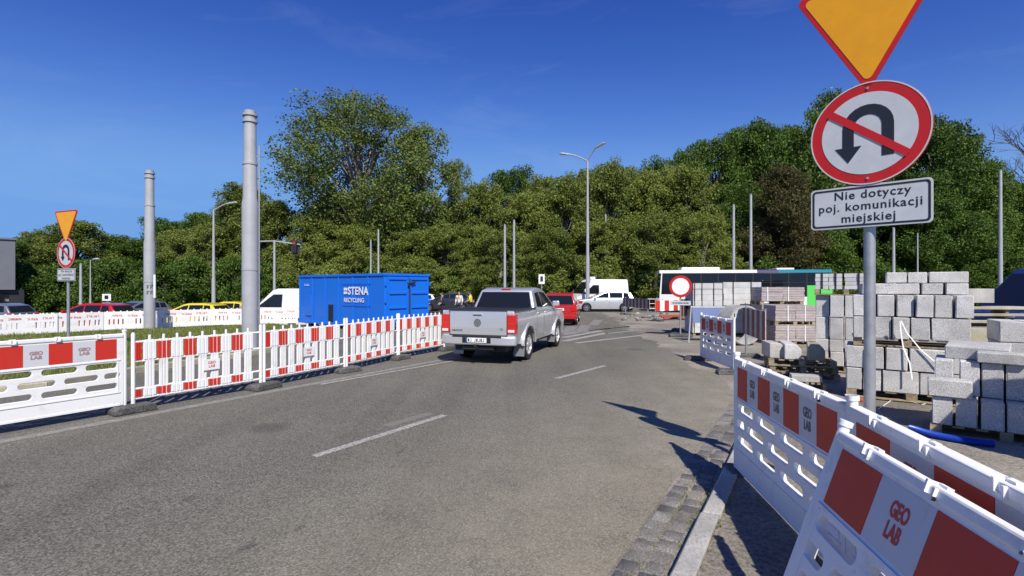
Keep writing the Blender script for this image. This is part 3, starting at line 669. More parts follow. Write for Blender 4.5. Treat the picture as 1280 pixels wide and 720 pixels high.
def sign_post(label, loc, rz, h, zs, text, pr=.035, tris=1.05):
    s = thing('sign_post', label, 'sign post', loc, rz)
    MB().cyl((0, 0, 0), (0, 0, h), pr, n=20).build('post', 'galvanised', s, smooth=40)
    MB().cyl((0, 0, h), (0, 0, h+.015), pr+.004, pr*.5, n=20).build('post_cap', 'black', s, smooth=40)
    y = -pr-.014
    t_ = link('yield_sign', shape_mesh([tri_pts(tris, .045)], .006, 'sign_red', .002, 'yield_sign'), s, (0, y, zs[0]), (R(90), R(0), 0))
    link('amber_field', shape_mesh([tri_pts(tris*.885, .034)], .0012, 'sign_amber', 0, 'amber_field'), t_, (0, 0, .0095))
    MB().bb(-.05, .05, .010, .03, -.02, .02).build('bracket', 'galvanised', s, (0, -pr-.014, zs[0]))
    no_u_turn(s, zs[1], 0, y)
    p_ = link('text_plate', shape_mesh([rrect(-.40, .40, -.165, .165, .03)], .004, 'sign_white', .001, 'text_plate'), s, (0, y, zs[2]), (R(90), 0, 0))
    link('border', shape_mesh([rrect(-.388, .388, -.153, .153, .026), rrect(-.374, .374, -.139, .139, .02)], .0008, 'letter_dark', 0, 'border'), p_, (0, 0, .0062))
    for k, ln in enumerate(text):
        link('lettering', text_mesh(ln, .092, 'letter_dark', .0008, .0010, 1.12), p_, ((0.02, 0.0, .0)[k], .093-.092*k, .0062))
    return s
TXT = ('Nie dotyczy', 'poj. komunikacji', 'miejskiej')
SX, SY = AX(1087, 4.11), 4.11
hz = lambda py: HZ(py, 4.11)-zy
sp = sign_post('tall galvanised sign post with yield triangle, no U-turn disc and Polish text plate by barriers', (SX, SY, zy), R(-46), 4.1, (3.91, hz(168.5), hz(258)), TXT, .04)
sy2 = 13.7
sp2 = sign_post('sign post with yield triangle and no U-turn disc standing in the island grass', (AX(85.5, sy2), sy2, .09), R(-23), HZ(278, sy2)+.05, (HZ(278, sy2)-.09, HZ(316.5, sy2)-.09, HZ(343.5, sy2)-.09), TXT)
sp2.children[0].scale = (1, 1, 1)

def tram_pole(px, Y, topy, r, label, step):
    h = HZ(topy, Y)
    t = thing('tram_pole', label, 'pole', (AX(px, Y), Y, .05), 0, None)
    s = h*step
    MB().lathe([(r*1.12, 0), (r*1.12, s), (r*.98, s+.12), (r*.95, h*.78), (r*.88, h*.79), (r*.86, h-.1)], n=28, ax='z').cyl((0, 0, h-.1), (0, 0, h), r*.80, n=28).build('shaft', 'pole_pale', t, smooth=35)
    for z in (s*.55, h*.78, h-.12, h-.3): MB().lathe([(r*1.0, z-.03), (r*1.17 if z < s else r*1.04, z-.03), (r*1.17 if z < s else r*1.04, z+.03), (r*.8, z+.03)], n=28, ax='z').build('collar', 'pole_grey', t, smooth=35)
    return t
tp1 = tram_pole(312.5, 14.4, 141, .185, 'thick grey tram pole behind the picket fence with a thin pipe beside it', .62)
MB().cyl((.23, .05, 0), (.23, .05, 5.7), .022, n=8).build('pipe', 'galvanised', tp1, smooth=40)
for z in (1.2, 2.6, 4.0, 5.4): MB().bb(.1, .25, .03, .07, z, z+.03).build('pipe_clip', 'galvanised', tp1)
tp2 = tram_pole(187, 21.5, 214.5, .185, 'thick grey tram pole standing in the grass with a narrow white board', .55)
MB().bb(.26, .34, -.15, -.12, 1.35, 2.3).build('white_board', 'white_sheet', tp2); MB().bb(.1, .3, -.14, -.13, 1.9, 1.94).build('board_arm', 'galvanised', tp2)
mk = MB()
for (x, z) in ((-.1, 1.85), (.02, 1.85), (-.1, 1.62), (.02, 1.62)): mk.bb(x, x+.08, -.222, -.21, z, z+.02).bb(x, x+.02, -.222, -.21, z-.12, z).bb(x, x+.06, -.221, -.21, z-.07, z-.05)
mk.build('pole_marks', 'letter_grey', tp2, rot=(0, 0, R(35)))

def slim_pole(px, Y, topy, r, label, m='pole_grey', group='slim poles along the far road'):
    h = HZ(topy, Y); x = AX(px, Y); z = dip(x, Y)
    t = thing('slim_pole', label, 'pole', (x, Y, z), 0, group); h -= z
    MB().cyl((0, 0, 0), (0, 0, h), r, r*.65, n=12).build('shaft', m, t, smooth=40); MB().cyl((0, 0, h), (0, 0, h+.05), r*.8, .01, n=12).build('pole_cap', m, t, smooth=40)
    MB().lathe([(r*1.5, 0), (r*1.5, .6), (r, .7)], ax='z', n=12).build('pole_foot', m, t, smooth=40)
    return t
for px, Y, ty, r, lab in ((463.5, 47, 300, .10, 'slim grey pole behind the blue container, the shorter of two'), (473, 46, 287, .11, 'slim grey pole behind the blue container, the taller of two'),
                     (631, 44, 281, .13, 'pale pole above the silver pickup, the left of a close pair'), (642.5, 45, 275, .13, 'pale pole above the silver pickup, the right of a close pair'),
                     (757, 49, 268, .11, 'slim pole in the foliage above the white van'), (917, 43, 256, .14, 'grey pole rising behind the bus roof, the shorter one'), (938.5, 43, 243, .15, 'pale pole rising behind the bus roof, the taller one'),
                     (1117, 40, 285, .13, 'grey pole behind the granite stacks beside the big sign post'), (1147, 42, 292, .07, 'thin grey pole behind the granite stacks'), (1250.5, 36, 213, .14, 'pale tall pole beyond the blue van'),
                     (101, 40, 330, .12, 'dark pole behind the left sign post')):
    slim_pole(px, Y, ty, r, lab)

def lamp_post(px, Y, topy, arms, label, r=.1):
    h = HZ(topy, Y); x = AX(px, Y); z = dip(x, Y); h -= z
    t = thing('street_lamp', label, 'street lamp', (x, Y, z))
    MB().cyl((0, 0, 0), (0, 0, h*.35), r*1.25, r*1.2, n=14).cyl((0, 0, h*.35), (0, 0, h), r, r*.6, n=14).build('mast', 'pole_pale', t, smooth=40)
    for (dx, dy, dz) in arms:
        pts = [Vector((0, 0, h-.1))+Vector((dx*k/6, dy*k/6, dz*math.sin(k/6*math.pi/2))) for k in range(7)]
        MB().tube(pts, r*.45, 8).build('arm', 'pole_pale', t, smooth=40)
        e = pts[-1]; q = Vector((dx, dy, dz*.25)).normalized()
        mb = MB(); mb.prism([(-.2, -.12), (.62, -.19), (.72, 0), (.62, .19), (-.2, .12)], -.05, .07, 'z', [(-.15, -.08), (.5, -.11), (.6, 0), (.5, .11), (-.15, .08)])
        hd = mb.build('lamp_head', 'pole_grey', t, e, (0, -math.asin(max(-1, min(1, q.z))), math.atan2(q.y, q.x)), .02)
        MB().bb(0, .55, -.12, .12, -.066, -.05).build('lens', 'lamp_clear', hd)
    return t
lamp_post(734.5, 43, 200, ((-1.7, -.3, .5), (.75, -.9, 1.0)), 'tall street lamp with two heads beside the white van', .13)
lamp_post(267, 45, 262, ((1.7, -.4, .6),), 'street lamp with one curved arm behind the yellow car', .13)
lamp_post(113, 46, 325, ((.8, -.5, .15),), 'short street lamp before the dark trees behind the left sign post', .06)
# traffic signal on a long arm
Y = 40; h = HZ(301, Y); x = AX(343, Y); zd = dip(x, Y); h -= zd
t = thing('traffic_signal', 'traffic signal hanging from a long arm above the white van cab', 'traffic light', (x, Y, zd))
MB().cyl((0, 0, 0), (0, 0, h), .11, .08, n=12).build('mast', 'pole_pale', t, smooth=40)
MB().tube([(-1.2, 0, h-.05), (0, 0, h-.02), (2.0, 0, h-.3)], .05, 8).build('arm', 'pole_pale', t, smooth=40)
sb = MB().bb(1.45, 1.75, -.2, .1, h-.95, h-.05).build('signal_box', 'black', t, bevel=.03)
for k, c in enumerate(('lamp_red', 'car_yellow', 'bus_green')): MB().cyl((1.6, -.22, h-.2-.28*k), (1.6, -.2, h-.2-.28*k), .1, n=16).build('lens', c if k == 0 else 'black', sb, smooth=40)
MB().bb(1.25, 1.9, .1, .12, h-1.05, h+.02).build('backplate', 'dark_metal', t)
def small_sign(px, y0, y1, Y, w, label, m='white_sheet'):
    x = AX(px, Y); z = dip(x, Y); a, b_ = HZ(y0, Y)-z, HZ(y1, Y)-z
    t = thing('street_sign', label, 'street sign', (x, Y, z)); MB().cyl((0, 0, 0), (0, 0, a), .035, n=10).build('post', 'galvanised', t, smooth=40)
    MB().bb(-w/2, w/2, -.06, -.04, b_, a).build('board', m, t, bevel=.01)
    MB().bb(-w*.22, w*.22, -.066, -.058, b_+(a-b_)*.25, a-(a-b_)*.2).build('board_mark', 'letter_dark', t); return t
small_sign(677, 343, 355, 36, .42, 'small white rectangular sign on a post beyond the red car')
small_sign(134, 367.5, 376, 33, .55, 'small white sign on a post behind the red car roof')

# ================================================================= VEHICLES   (local x forward, y left, z up)
def silhouette(top, wheels, rw, ra, zb):
    P = list(top)
    for xw in sorted(wheels, reverse=True):
        a0 = math.asin(max(-1, min(1, (zb-rw)/ra)))
        n = 12; A = [a0+(math.pi-2*a0)*k/n for k in range(n+1)]
        P += [(xw+ra*math.cos(a), rw+ra*math.sin(a)) for a in A]
    return P
def wheel_meshes(r, w, rimcol, spokes=6):
    key = ('wheel', r, w, rimcol, spokes)
    if key in TEXTS: return TEXTS[key]
    ri = r*.66
    ty = MB().lathe([(ri*.96, -w/2+.01), (ri, -w/2), (r*.95, -w/2), (r, -w/2+.03), (r, w/2-.03), (r*.95, w/2), (ri, w/2), (ri*.96, w/2-.03)], n=28).mesh('tyre', 'black_rubber', 40)
    mb = MB().lathe([(ri, w/2-.005), (ri*.90, w/2-.005), (ri*.86, w/2-.05), (ri*.86, -w/2+.02)], n=28)
    for k in range(spokes):
        a = 2*math.pi*k/spokes; c = Vector((math.cos(a), 0, math.sin(a)))
        mb.box(c*ri*.5+Vector((0, w/2-.035, 0)), (ri*.82, .03, ri*.26), Matrix.Rotation(-a, 3, 'Y'))
    mb.cyl((0, w/2-.06, 0), (0, w/2-.012, 0), ri*.26, n=16)
    rm = mb.mesh('rim', rimcol, 35)
    dk = MB().cyl((0, -w/2+.02, 0), (0, w/2-.08, 0), ri*.88, n=24).mesh('brake_disc', 'dark_metal', 35)
    TEXTS[key] = (ty, rm, dk); return TEXTS[key]
def wheels_on(par, xs, y, r, w, rim='silver_dark', spokes=6):
    ty, rm, dk = wheel_meshes(r, w, rim, spokes)
    for x in xs:
        for s in (1, -1):
            t_ = share(ty, 'wheel', par, (x, s*y, r), (0, 0, 0 if s > 0 else math.pi)); share(rm, 'rim', t_); share(dk, 'brake_disc', t_)
def side_poly(par, name, polys, yf, m, off=.004, th=.012, both=(1, -1)):
    for P in polys:
        for s in both:
            n = len(P); mb = MB()
            mb.add([(x, s*(yf(z)+off), z) for x, z in P]+[(x, s*(yf(z)+off-th), z) for x, z in P],
                   [tuple(range(n)), tuple(range(2*n-1, n-1, -1))]+[(i, (i+1) % n, n+(i+1) % n, n+i) for i in range(n)])
            mb.build(name, m, par)
def end_pane(par, name, a, b, wa, wb, m, t0=.08, t1=.9, k=.92, off=.005, sgn=1):
    a, b = Vector((a[0], 0, a[1])), Vector((b[0], 0, b[1])); d = (b-a); nrm = Vector((-d.z, 0, d.x)).normalized()
    if nrm.x*sgn < 0: nrm = -nrm
    P = []
    for t_, in ((t0,), (t1,)):
        p = a.lerp(b, t_); w = (wa+(wb-wa)*t_)*k; P.append((p, w))
    V = []
    for dd in (off, off-.012):
        for p, w, in P:
            V += [p+nrm*dd+Vector((0, w, 0)), p+nrm*dd-Vector((0, w, 0))]
    mb = MB().add(V, [(0, 1, 3, 2), (4, 6, 7, 5), (0, 2, 6, 4), (1, 5, 7, 3), (0, 4, 5, 1), (2, 3, 7, 6)])
    return mb.build(name, m, par)
def vehicle(name, label, cat, loc, rz, top, wheels, w, rw, zb, m, cab, wb, wt, side_win, rim='silver_dark', tw=.2, ra=None, bevel=.05, glass_k=.9, group=None, lines=(), spokes=6, front=True, rear=True, roof_r=.05):
    v = thing(name, label, cat, loc, rz, group)
    ra = ra or rw+.065
    zt_ = max(p[1] for p in top); gz = lambda z: 1-(.06*((t_-.62)/.62)**2 if t_ < .62 else .05*((t_-.62)/.38)**2) if (t_ := max(0, min(1, (z-zb)/(zt_-zb)))) >= 0 else 1
    me_ = MB().prism(silhouette(top, wheels, rw, ra, zb), -w, w).mesh('body', m)
    bm = bmesh.new(); bm.from_mesh(me_)
    for k in range(1, 8): bmesh.ops.bisect_plane(bm, geom=bm.verts[:]+bm.edges[:]+bm.faces[:], plane_co=(0, 0, zb+(zt_-zb)*k/8), plane_no=(0, 0, 1))
    for vv in bm.verts:
        if abs(vv.co.y) > w*.8: vv.co.y *= gz(vv.co.z)
    bmesh.ops.recalc_face_normals(bm, faces=bm.faces); bm.to_mesh(me_); bm.free(); shade(me_, 35)
    body = link('body', me_, v); bv_ = body.modifiers.new('bevel', 'BEVEL'); bv_.width = bevel; bv_.segments = 3; bv_.limit_method = 'ANGLE'; bv_.angle_limit = R(40)
    x0, x1 = min(p[0] for p in top), max(p[0] for p in top)
    MB().bb(x0+.15, x1-.2, -w+.28, w-.28, zb-.12, zb+.32).build('underbody', 'black', v)
    z0, z1 = cab[0][1], max(p[1] for p in cab)
    yf = lambda z: wb+(wt-wb)*max(0, min(1, (z-z0)/(z1-z0)))
    n = len(cab); mb = MB()
    mb.add([(x, -yf(z), z) for x, z in cab]+[(x, yf(z), z) for x, z in cab], [tuple(range(n)), tuple(range(2*n-1, n-1, -1))]+[(i, (i+1) % n, n+(i+1) % n, n+i) for i in range(n)])
    cb = mb.build('cabin', m, v, bevel=roof_r, seg=3, smooth=50)
    side_poly(cb, 'side_window', side_win, yf, 'glass')
    if rear: end_pane(cb, 'rear_window', cab[0], cab[1], yf(cab[0][1]), yf(cab[1][1]), 'glass', k=glass_k, sgn=-1)
    if front: end_pane(cb, 'windscreen', cab[-1], cab[-2], yf(cab[-1][1]), yf(cab[-2][1]), 'glass', k=glass_k, sgn=1)
    wheels_on(v, wheels, w-tw/2-.015, rw, tw, rim, spokes)
    for (xa, za, xb, zb_) in lines:
        for s in (1, -1):
            mb = MB(); n_ = 6
            P_ = [(xa+(xb-xa)*k/n_, za+(zb_-za)*k/n_) for k in range(n_+1)]; ex, ez = (0, .005) if abs(xb-xa) > abs(zb_-za) else (.005, 0)
            for k in range(n_):
                a_, b_ = P_[k], P_[k+1]; ya, yb = s*(w*gz(a_[1])+.002), s*(w*gz(b_[1])+.002)
                mb.add([(a_[0]-ex, ya, a_[1]-ez), (a_[0]+ex, ya, a_[1]+ez), (b_[0]+ex, yb, b_[1]+ez), (b_[0]-ex, yb, b_[1]-ez)], [(0, 1, 2, 3)])
            mb.build('door_seam', 'black', v)
    v['yf'] = 0; del v['yf']
    return v, body, cb, yf
def handle(v, x, z, w, m='black'):
    for s in (1, -1): MB().bb(x-.09, x+.09, s*w-.012, s*w+.02, z-.014, z+.014).build('door_handle', m, v, bevel=.005)
def mirror(v, x, z, w, m):
    for s in (1, -1): MB().box((x, s*(w+.10), z), (.12, .2, .15)).build('mirror', m, v, bevel=.03)

# ---- silver pickup
hd = Vector((math.sin(R(18.5)), math.cos(R(18.5)))); rt = Vector((hd.y, -hd.x))
rw_ = Vector(G(662, 449.5)[:2]); ctr = rw_-rt*.93
W = .935
top = [(-1.10, .52), (-1.17, .66), (-1.19, 1.24), (-1.15, 1.285), (.68, 1.285), (.72, 1.25), (2.55, 1.22), (3.45, 1.14), (3.82, 1.0), (3.95, .62), (3.88, .44)]
cab = [(.60, 1.22), (.84, 1.76), (1.22, 1.83), (1.75, 1.82), (2.10, 1.74), (2.98, 1.19)]
sw = [[(.92, 1.31), (1.02, 1.68), (1.42, 1.72), (1.42, 1.29)], [(1.48, 1.29), (1.48, 1.72), (2.00, 1.68), (2.52, 1.36), (2.52, 1.28)]]
tr, body, cb, yf = vehicle('pickup_truck', 'silver double cab pickup truck seen from behind on the road', 'pickup truck', (ctr.x, ctr.y, 0), math.pi/2-R(18.5), top, (0, 3.095), W, .385, .43, 'silver_paint', cab, .90, .71, sw, 'silver_paint', .25, .475, .045, .90,
    lines=((.72, .5, .72, 1.24), (1.46, .5, 1.46, 1.23), (2.42, .5, 2.42, 1.2), (.5, .72, .72, .72)), spokes=6)
end_ = MB().bb(-1.11, .64, -.80, .80, 1.27, 1.292).build('bed_cover', 'black', tr)
for s in (1, -1): MB().bb(-1.15, .66, s*.80 if s > 0 else -.93, .93 if s > 0 else -.80, 1.28, 1.305).build('bed_rail', 'dark_metal', tr, bevel=.01)
tg = MB().prism([(-1.17, .70), (-1.192, .70), (-1.211, .88), (-1.2105, .90), (-1.2125, 1.06), (-1.211, 1.13), (-1.205, 1.285), (-1.17, 1.285)], -.725, .725).build('tailgate', 'silver_paint', tr, bevel=.012, smooth=30)
MB().bb(-1.208, -1.17, -.735, .735, .655, .705).bb(-1.20, -1.17, -.737, -.725, .68, 1.27).bb(-1.20, -1.17, .725, .737, .68, 1.27).build('tailgate_gap', 'black', tr)
MB().bb(-1.222, -1.205, -.75, .75, 1.275, 1.30).build('tailgate_cap', 'dark_metal', tg, bevel=.006)
MB().bb(-1.224, -1.205, -.125, .125, 1.16, 1.205).build('tailgate_handle', 'silver_paint', tg, bevel=.008); MB().bb(-1.2265, -1.22, -.105, .105, 1.17, 1.192).build('handle_recess', 'black', tg)
REAR = (R(90), 0, R(-90))        # x/y shapes seen from behind the vehicle
em = link('emblem', shape_mesh([circ(.092, 32)], .004, 'letter_grey', 0, 'emblem'), tg, (-1.217, 0, 1.0), REAR)
link('emblem_ring', shape_mesh([circ(.092, 32), circ(.078, 32)], .004, 'silver_dark', 0, 'emblem_ring'), em, (0, 0, .004))
def bar(pts, w):
    out = []; 
    for a, b_ in zip(pts, pts[1:]):
        d = Vector((b_[0]-a[0], b_[1]-a[1])).normalized(); q = Vector((-d.y, d.x))*w/2; e = d*w*.25
        out.append([(a[0]-q.x-e.x, a[1]-q.y-e.y), (b_[0]-q.x+e.x, b_[1]-q.y+e.y), (b_[0]+q.x+e.x, b_[1]+q.y+e.y), (a[0]+q.x-e.x, a[1]+q.y-e.y)])
    return out
mb = MB()
for q in bar([(-.035, .07), (0, .012), (.035, .07)], .014)+bar([(-.068, .035), (-.035, -.062), (0, .005), (.035, -.062), (.068, .035)], .014): mb.prism(q, .003, .0085, 'z')
mb.build('emblem_letters', 'silver_dark', em)
link('lettering', text_mesh('AMAROK', .062, 'letter_grey', .002, .001, 1.15), tg, (-1.2135, .53, .81), REAR)
link('lettering', text_mesh('TDI', .055, 'letter_grey', .002, .001), tg, (-1.2135, -.60, .85), REAR)
for s in (1, -1):
    a, b_ = sorted((s*.738, s*.952))
    tl = MB().bb(-1.215, -1.03, a, b_, .75, 1.19).build('tail_light', 'lamp_red', tr, bevel=.02)
    MB().bb(-1.219, -1.21, a+.03, b_-.03, .785, .845).build('reversing_light', 'lamp_clear', tl); MB().bb(-1.2185, -1.21, a+.03, b_-.03, .98, .995).build('light_divider', 'letter_red', tl)
bp = MB(); bp.prism([(-.96, -1.08), (-.95, -1.2), (-.80, -1.275), (-.45, -1.29), (.45, -1.29), (.80, -1.275), (.95, -1.2), (.96, -1.08)], .47, .685, 'z')
bp.v = [(y, x, z) for (x, y, z) in bp.v]; bp = bp.build('rear_bumper', 'silver_paint', tr, bevel=.03, smooth=50)
MB().bb(-1.296, -1.27, -.62, .62, .655, .69).build('bumper_step', 'black', bp); MB().bb(-1.297, -1.28, -.36, .36, .52, .65).build('plate_recess', 'black', bp)
np_ = MB().bb(-1.304, -1.29, -.26, .26, .535, .645).build('number_plate', 'white_sheet', tr)
mk = MB(); 
for k in range(8):
    if k == 2: continue
    y = .19-k*.053; mk.bb(-1.3075, -1.30, y-.016, y+.016, .555, .57 if k % 2 else .625).bb(-1.3075, -1.30, y-.016, y-.006, .555, .625)
mk.build('plate_marks', 'letter_dark', np_); MB().bb(-1.307, -1.30, .225, .26, .535, .645).build('plate_strip', 'sign_blue', np_)
MB().tube([(-1.1, 0, .40), (-1.33, 0, .40), (-1.36, 0, .46)], .022, 8).cyl((-1.36, 0, .45), (-1.36, 0, .50), .03, n=10).bb(-1.2, -1.1, -.4, .4, .36, .43).build('tow_bar', 'dark_metal', tr, smooth=40)
MB().bb(-1.0, 3.2, -.42, -.30, .38, .5).bb(-1.0, 3.2, .30, .42, .38, .5).build('chassis_rail', 'black', tr); MB().cyl((0, -.75, .385), (0, .75, .385), .06, n=10).cyl((0, -.14, .385), (0, .14, .385), .17, n=14).build('rear_axle', 'black', tr, smooth=40)
for s in (1, -1):
    MB().box((-.47, s*.81, .36), (.02, .27, .44), (0, R(12), 0)).build('mud_flap', 'silver_dark', tr); MB().box((2.6, s*.83, .36), (.02, .24, .34), (0, R(10), 0)).build('mud_flap', 'silver_dark', tr)
    for xw in (0, 3.095):
        P = [(xw+.475*math.cos(a), .385+.475*math.sin(a)) for a in [R(2+176*k/14) for k in range(15)]]; Q = [(xw+.56*math.cos(a), .385+.56*math.sin(a)) for a in [R(178-176*k/14) for k in range(15)]]
        MB().prism(P+Q, s*.88, s*.957).build('arch_flare', 'silver_paint', tr, bevel=.012, smooth=40)
    mk = MB()
    for k in range(11): mk.bb(.85+k*.14, .85+k*.14+(.10 if k % 3 else .06), s*.9365-.002, s*.9365+.002, 1.06, 1.12)
    mk.build('door_marks', 'white_sheet', tr)
MB().box((.875, 0, 1.775), (.05, .26, .04), (0, R(-10), 0)).build('brake_light', 'lamp_red', tr)
handle(tr, .92, 1.14, W, 'silver_paint'); handle(tr, 1.68, 1.14, W, 'silver_paint'); mirror(tr, 2.45, 1.36, .92, 'silver_paint')
for s in (1, -1): MB().bb(3.70, 3.93, *sorted((s*.5, s*.93)), .72, .92).build('headlight', 'lamp_clear', tr, bevel=.03)

def hatch(label, loc, rz, m, L=4.2, W=.88, H=1.48, cat='car', name='car', group=None, estate=False):
    r = .31; xr, xf = .82, .82+L*.62
    top = [(.04, .35), (0, .55), (.03, .95), (.18, 1.0), (L*.70, .98), (L*.93, .84), (L-.02, .62), (L-.04, .3)]
    if estate: cab = [(.06, .97), (.30, H-.08), (.7, H), (L*.42, H), (L*.50, H-.06), (L*.74, .97)]
    else: cab = [(.10, .97), (.42, H-.10), (.9, H), (L*.44, H), (L*.51, H-.06), (L*.74, .97)]
    zt = H-.10
    sw = [[(.42, 1.03), (.52, zt-.03), (.88, zt), (.88, 1.03)], [(.94, 1.03), (.94, zt), (L*.42, zt), (L*.42, 1.03)], [(L*.42+.06, 1.03), (L*.42+.06, zt), (L*.50, zt-.05), (L*.66, 1.05), (L*.66, 1.03)]]
    v, body, cb, yf = vehicle(name, label, cat, loc, rz, top, (xr, xf), W, r, .2, m, cab, W-.05, W-.22, sw, 'silver_dark', .2, r+.06, .06, .88, group,
                              lines=((L*.42+.03, .35, L*.42+.03, .98), (.95, .6, .95, .98), (L*.68, .35, L*.68, .95)))
    handle(v, 1.15, .9, W, m); handle(v, L*.47, .9, W, m); mirror(v, L*.66, 1.05, W-.04, m)
    for s in (1, -1):
        MB().bb(-.012, .16, *sorted((s*(W-.30), s*(W+.004))), .68, .95).build('tail_light', 'lamp_red', v, bevel=.02)
        MB().bb(L-.35, L-.03, *sorted((s*(W-.34), s*(W-.02))), .62, .76).build('headlight', 'lamp_clear', v, bevel=.03)
    MB().bb(-.03, .12, -W+.06, W-.06, .32, .52).build('rear_bumper', m, v, bevel=.03); MB().bb(L-.13, L+.012, -W+.08, W-.08, .26, .5).build('front_bumper', m, v, bevel=.04)
    MB().bb(L-.06, L+.005, -.4, .4, .52, .60).build('grille', 'black', v)
    p_ = MB().bb(-.022, -.005, -.26, .26, .72, .83).build('number_plate', 'white_sheet', v); MB().bb(-.026, -.02, -.2, .2, .755, .795).build('plate_marks', 'letter_grey', p_)
    return v
def at(px, Y, dz=0): x = AX(px, Y); return Vector((x, Y, dip(x, Y)+dz))
def place(v, nose_px=None): return v
# red car ahead of the pickup
h2 = R(90-10); c = Vector(G(721, 407.5)[:2]); d = Vector((math.cos(h2), math.sin(h2))); n = Vector((d.y, -d.x)); o_ = c-n*.86
hatch('red hatchback seen from behind ahead of the silver pickup', (o_.x, o_.y, 0), h2, 'car_red', 3.9, .86, 1.56, estate=True)
# silver estate crossing
o_ = at(791, 39.2); hatch('silver estate car standing across the junction in front of the white van', (o_.x, o_.y, 0), R(180), 'silver_paint', 4.5, .88, 1.52, estate=True)
o_ = at(160, 28.8); hatch('red car behind the low white barriers', (o_.x, o_.y, o_.z), R(178), 'car_red', 4.3)
o_ = at(283, 30.5); hatch('yellow car behind the low white barriers', (o_.x, o_.y, o_.z), R(176), 'car_yellow', 4.2)
o_ = at(318, 33.5); hatch('yellow car half hidden by the thick tram pole', (o_.x, o_.y, o_.z), R(170), 'car_yellow', 4.0)
o_ = at(206, 37.5); hatch('dark grey car between the tram pole in the grass and the yellow car', (o_.x, o_.y, o_.z), R(250), 'car_grey', 4.3)
o_ = at(32, 29); hatch('grey car at the left beside the dark building', (o_.x, o_.y, o_.z), R(180), 'car_grey', 4.3)
o_ = at(592, 41); hatch('dark car parked behind the people beyond the picket fence', (o_.x, o_.y, o_.z), R(180), 'car_dark', 4.2)
o_ = at(548, 44); hatch('white car parked behind the blue container', (o_.x, o_.y, o_.z), R(180), 'car_white', 4.1)

def van(label, loc, rz, m, L=5.4, W=.98, H=2.5, nose=1.0, cat='van', wind='glass'):
    r = .34; xr, xf = 1.05, L-.95
    top = [(0, .35), (0, 1.18), (L-nose*.62, 1.17), (L-.16, .98), (L, .7), (L-.02, .3)]
    cab = [(0.0, 1.16), (.05, H-.08), (.15, H), (L-nose-.95, H), (L-nose-.62, H-.10), (L-nose*.52, 1.16)]
    zt = min(H-.32, 2.0)
    sw = [[(L-nose-1.28, 1.24), (L-nose-1.28, zt), (L-nose-.72, zt), (L-nose*.52-.28, 1.30), (L-nose*.52-.28, 1.24)]]
    v, body, cb, yf = vehicle('van', label, cat, loc, rz, top, (xr, xf), W, r, .25, m, cab, W-.015, W-.14, sw, 'silver_dark', .21, r+.07, .06, .90, None, lines=((L-nose-1.36, .4, L-nose-1.36, 1.15), (L-1.62, .5, L-1.62, 1.15)), rear=False)
    handle(v, L-nose-1.2, 1.08, W); mirror(v, L-nose*.55-.15, 1.35, W, 'black')
    MB().bb(L-.14, L+.02, -W+.08, W-.08, .28, .62).build('front_bumper', 'dark_metal', v, bevel=.05)
    for s in (1, -1):
        MB().bb(L-.42, L-.10, *sorted((s*(W-.30), s*(W-.02))), .78, .98).build('headlight', 'lamp_clear', v, bevel=.04); MB().bb(-.012, .06, *sorted((s*(W-.16), s*(W-.01))), .7, 1.2).build('tail_light', 'lamp_red', v)
        MB().bb(.5, L-1.5, *sorted((s*W-.005, s*W+.012)), .55, .66).build('side_moulding', 'dark_metal', v)
    return v
hv = R(180+22); nose = Vector(at(713, 44.5)); d = Vector((math.cos(hv), math.sin(hv), 0)); o_ = nose-d*5.3
wv = van('white high roof van behind the silver estate car', (o_.x, o_.y, 0), hv, 'car_white', 5.3, .98, 2.5, 1.0)
MB().bb(3.0, 3.5, -.3, .3, 2.49, 2.72).build('roof_unit', 'car_white', wv, bevel=.05)
hv = R(168); nose = at(322, 30.2); d = Vector((math.cos(hv), math.sin(hv), 0)); o_ = nose-d*5.2
van('white van whose cab shows left of the blue container', (o_.x, o_.y, dip(nose.x, nose.y)), hv, 'car_white', 5.2, .99, 2.28, 1.0)
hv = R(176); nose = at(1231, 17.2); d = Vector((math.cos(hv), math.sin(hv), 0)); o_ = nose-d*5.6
bv = van('blue van with shade darkened into its paint at the far right beyond the stone blocks', (o_.x, o_.y, .0), hv, 'van_blue_shaded', 5.6, .99, 2.52, 1.0)
link('lettering', text_mesh('U', .35, 'letter_dark', .003, .006), bv, (4.05, .992, 1.0), (R(90), 0, R(180)))

# ---- city bus
bf, br = Vector((AX(822, 39.3), 39.3)), Vector((AX(1031, 37.2), 37.2)); d = (bf-br); BLn = d.length; ba = math.atan2(d.y, d.x)
bus = thing('city_bus', 'white city bus with black window band behind the stone stacks', 'bus', (br.x, br.y, 0), ba)
bw = 1.27
MB().prism(silhouette([(0, .35), (0, 1.15), (BLn-.02, 1.15), (BLn, .9), (BLn, .35)], (2.6, BLn-2.7), .48, .56, .32), -bw, bw).build('lower_body', 'bus_white', bus, bevel=.04)
MB().prism([(.02, 1.15), (.06, 2.86), (BLn-.16, 2.86), (BLn-.01, 1.15)], -bw+.012, bw-.012).build('window_band', 'glass', bus, bevel=.05)
for (x0, x1, m) in ((BLn*.42, BLn-.02, 'bus_white'), (BLn*.30, BLn*.42, 'bus_purple'), (0, BLn*.30, 'bus_teal')):
    MB().prism([(-bw+.005, 2.84), (-bw+.02, 2.96), (-bw+.18, 3.06), (bw-.18, 3.06), (bw-.02, 2.96), (bw-.005, 2.84)], x0, x1, 'x').build('roof_section', m, bus)
MB().bb(BLn-4.3, BLn-1.6, -.85, .85, 3.05, 3.28).build('roof_unit', 'bus_white', bus, bevel=.08); MB().bb(2.2, 3.4, -.6, .6, 3.05, 3.2).build('roof_unit', 'bus_white', bus, bevel=.06)
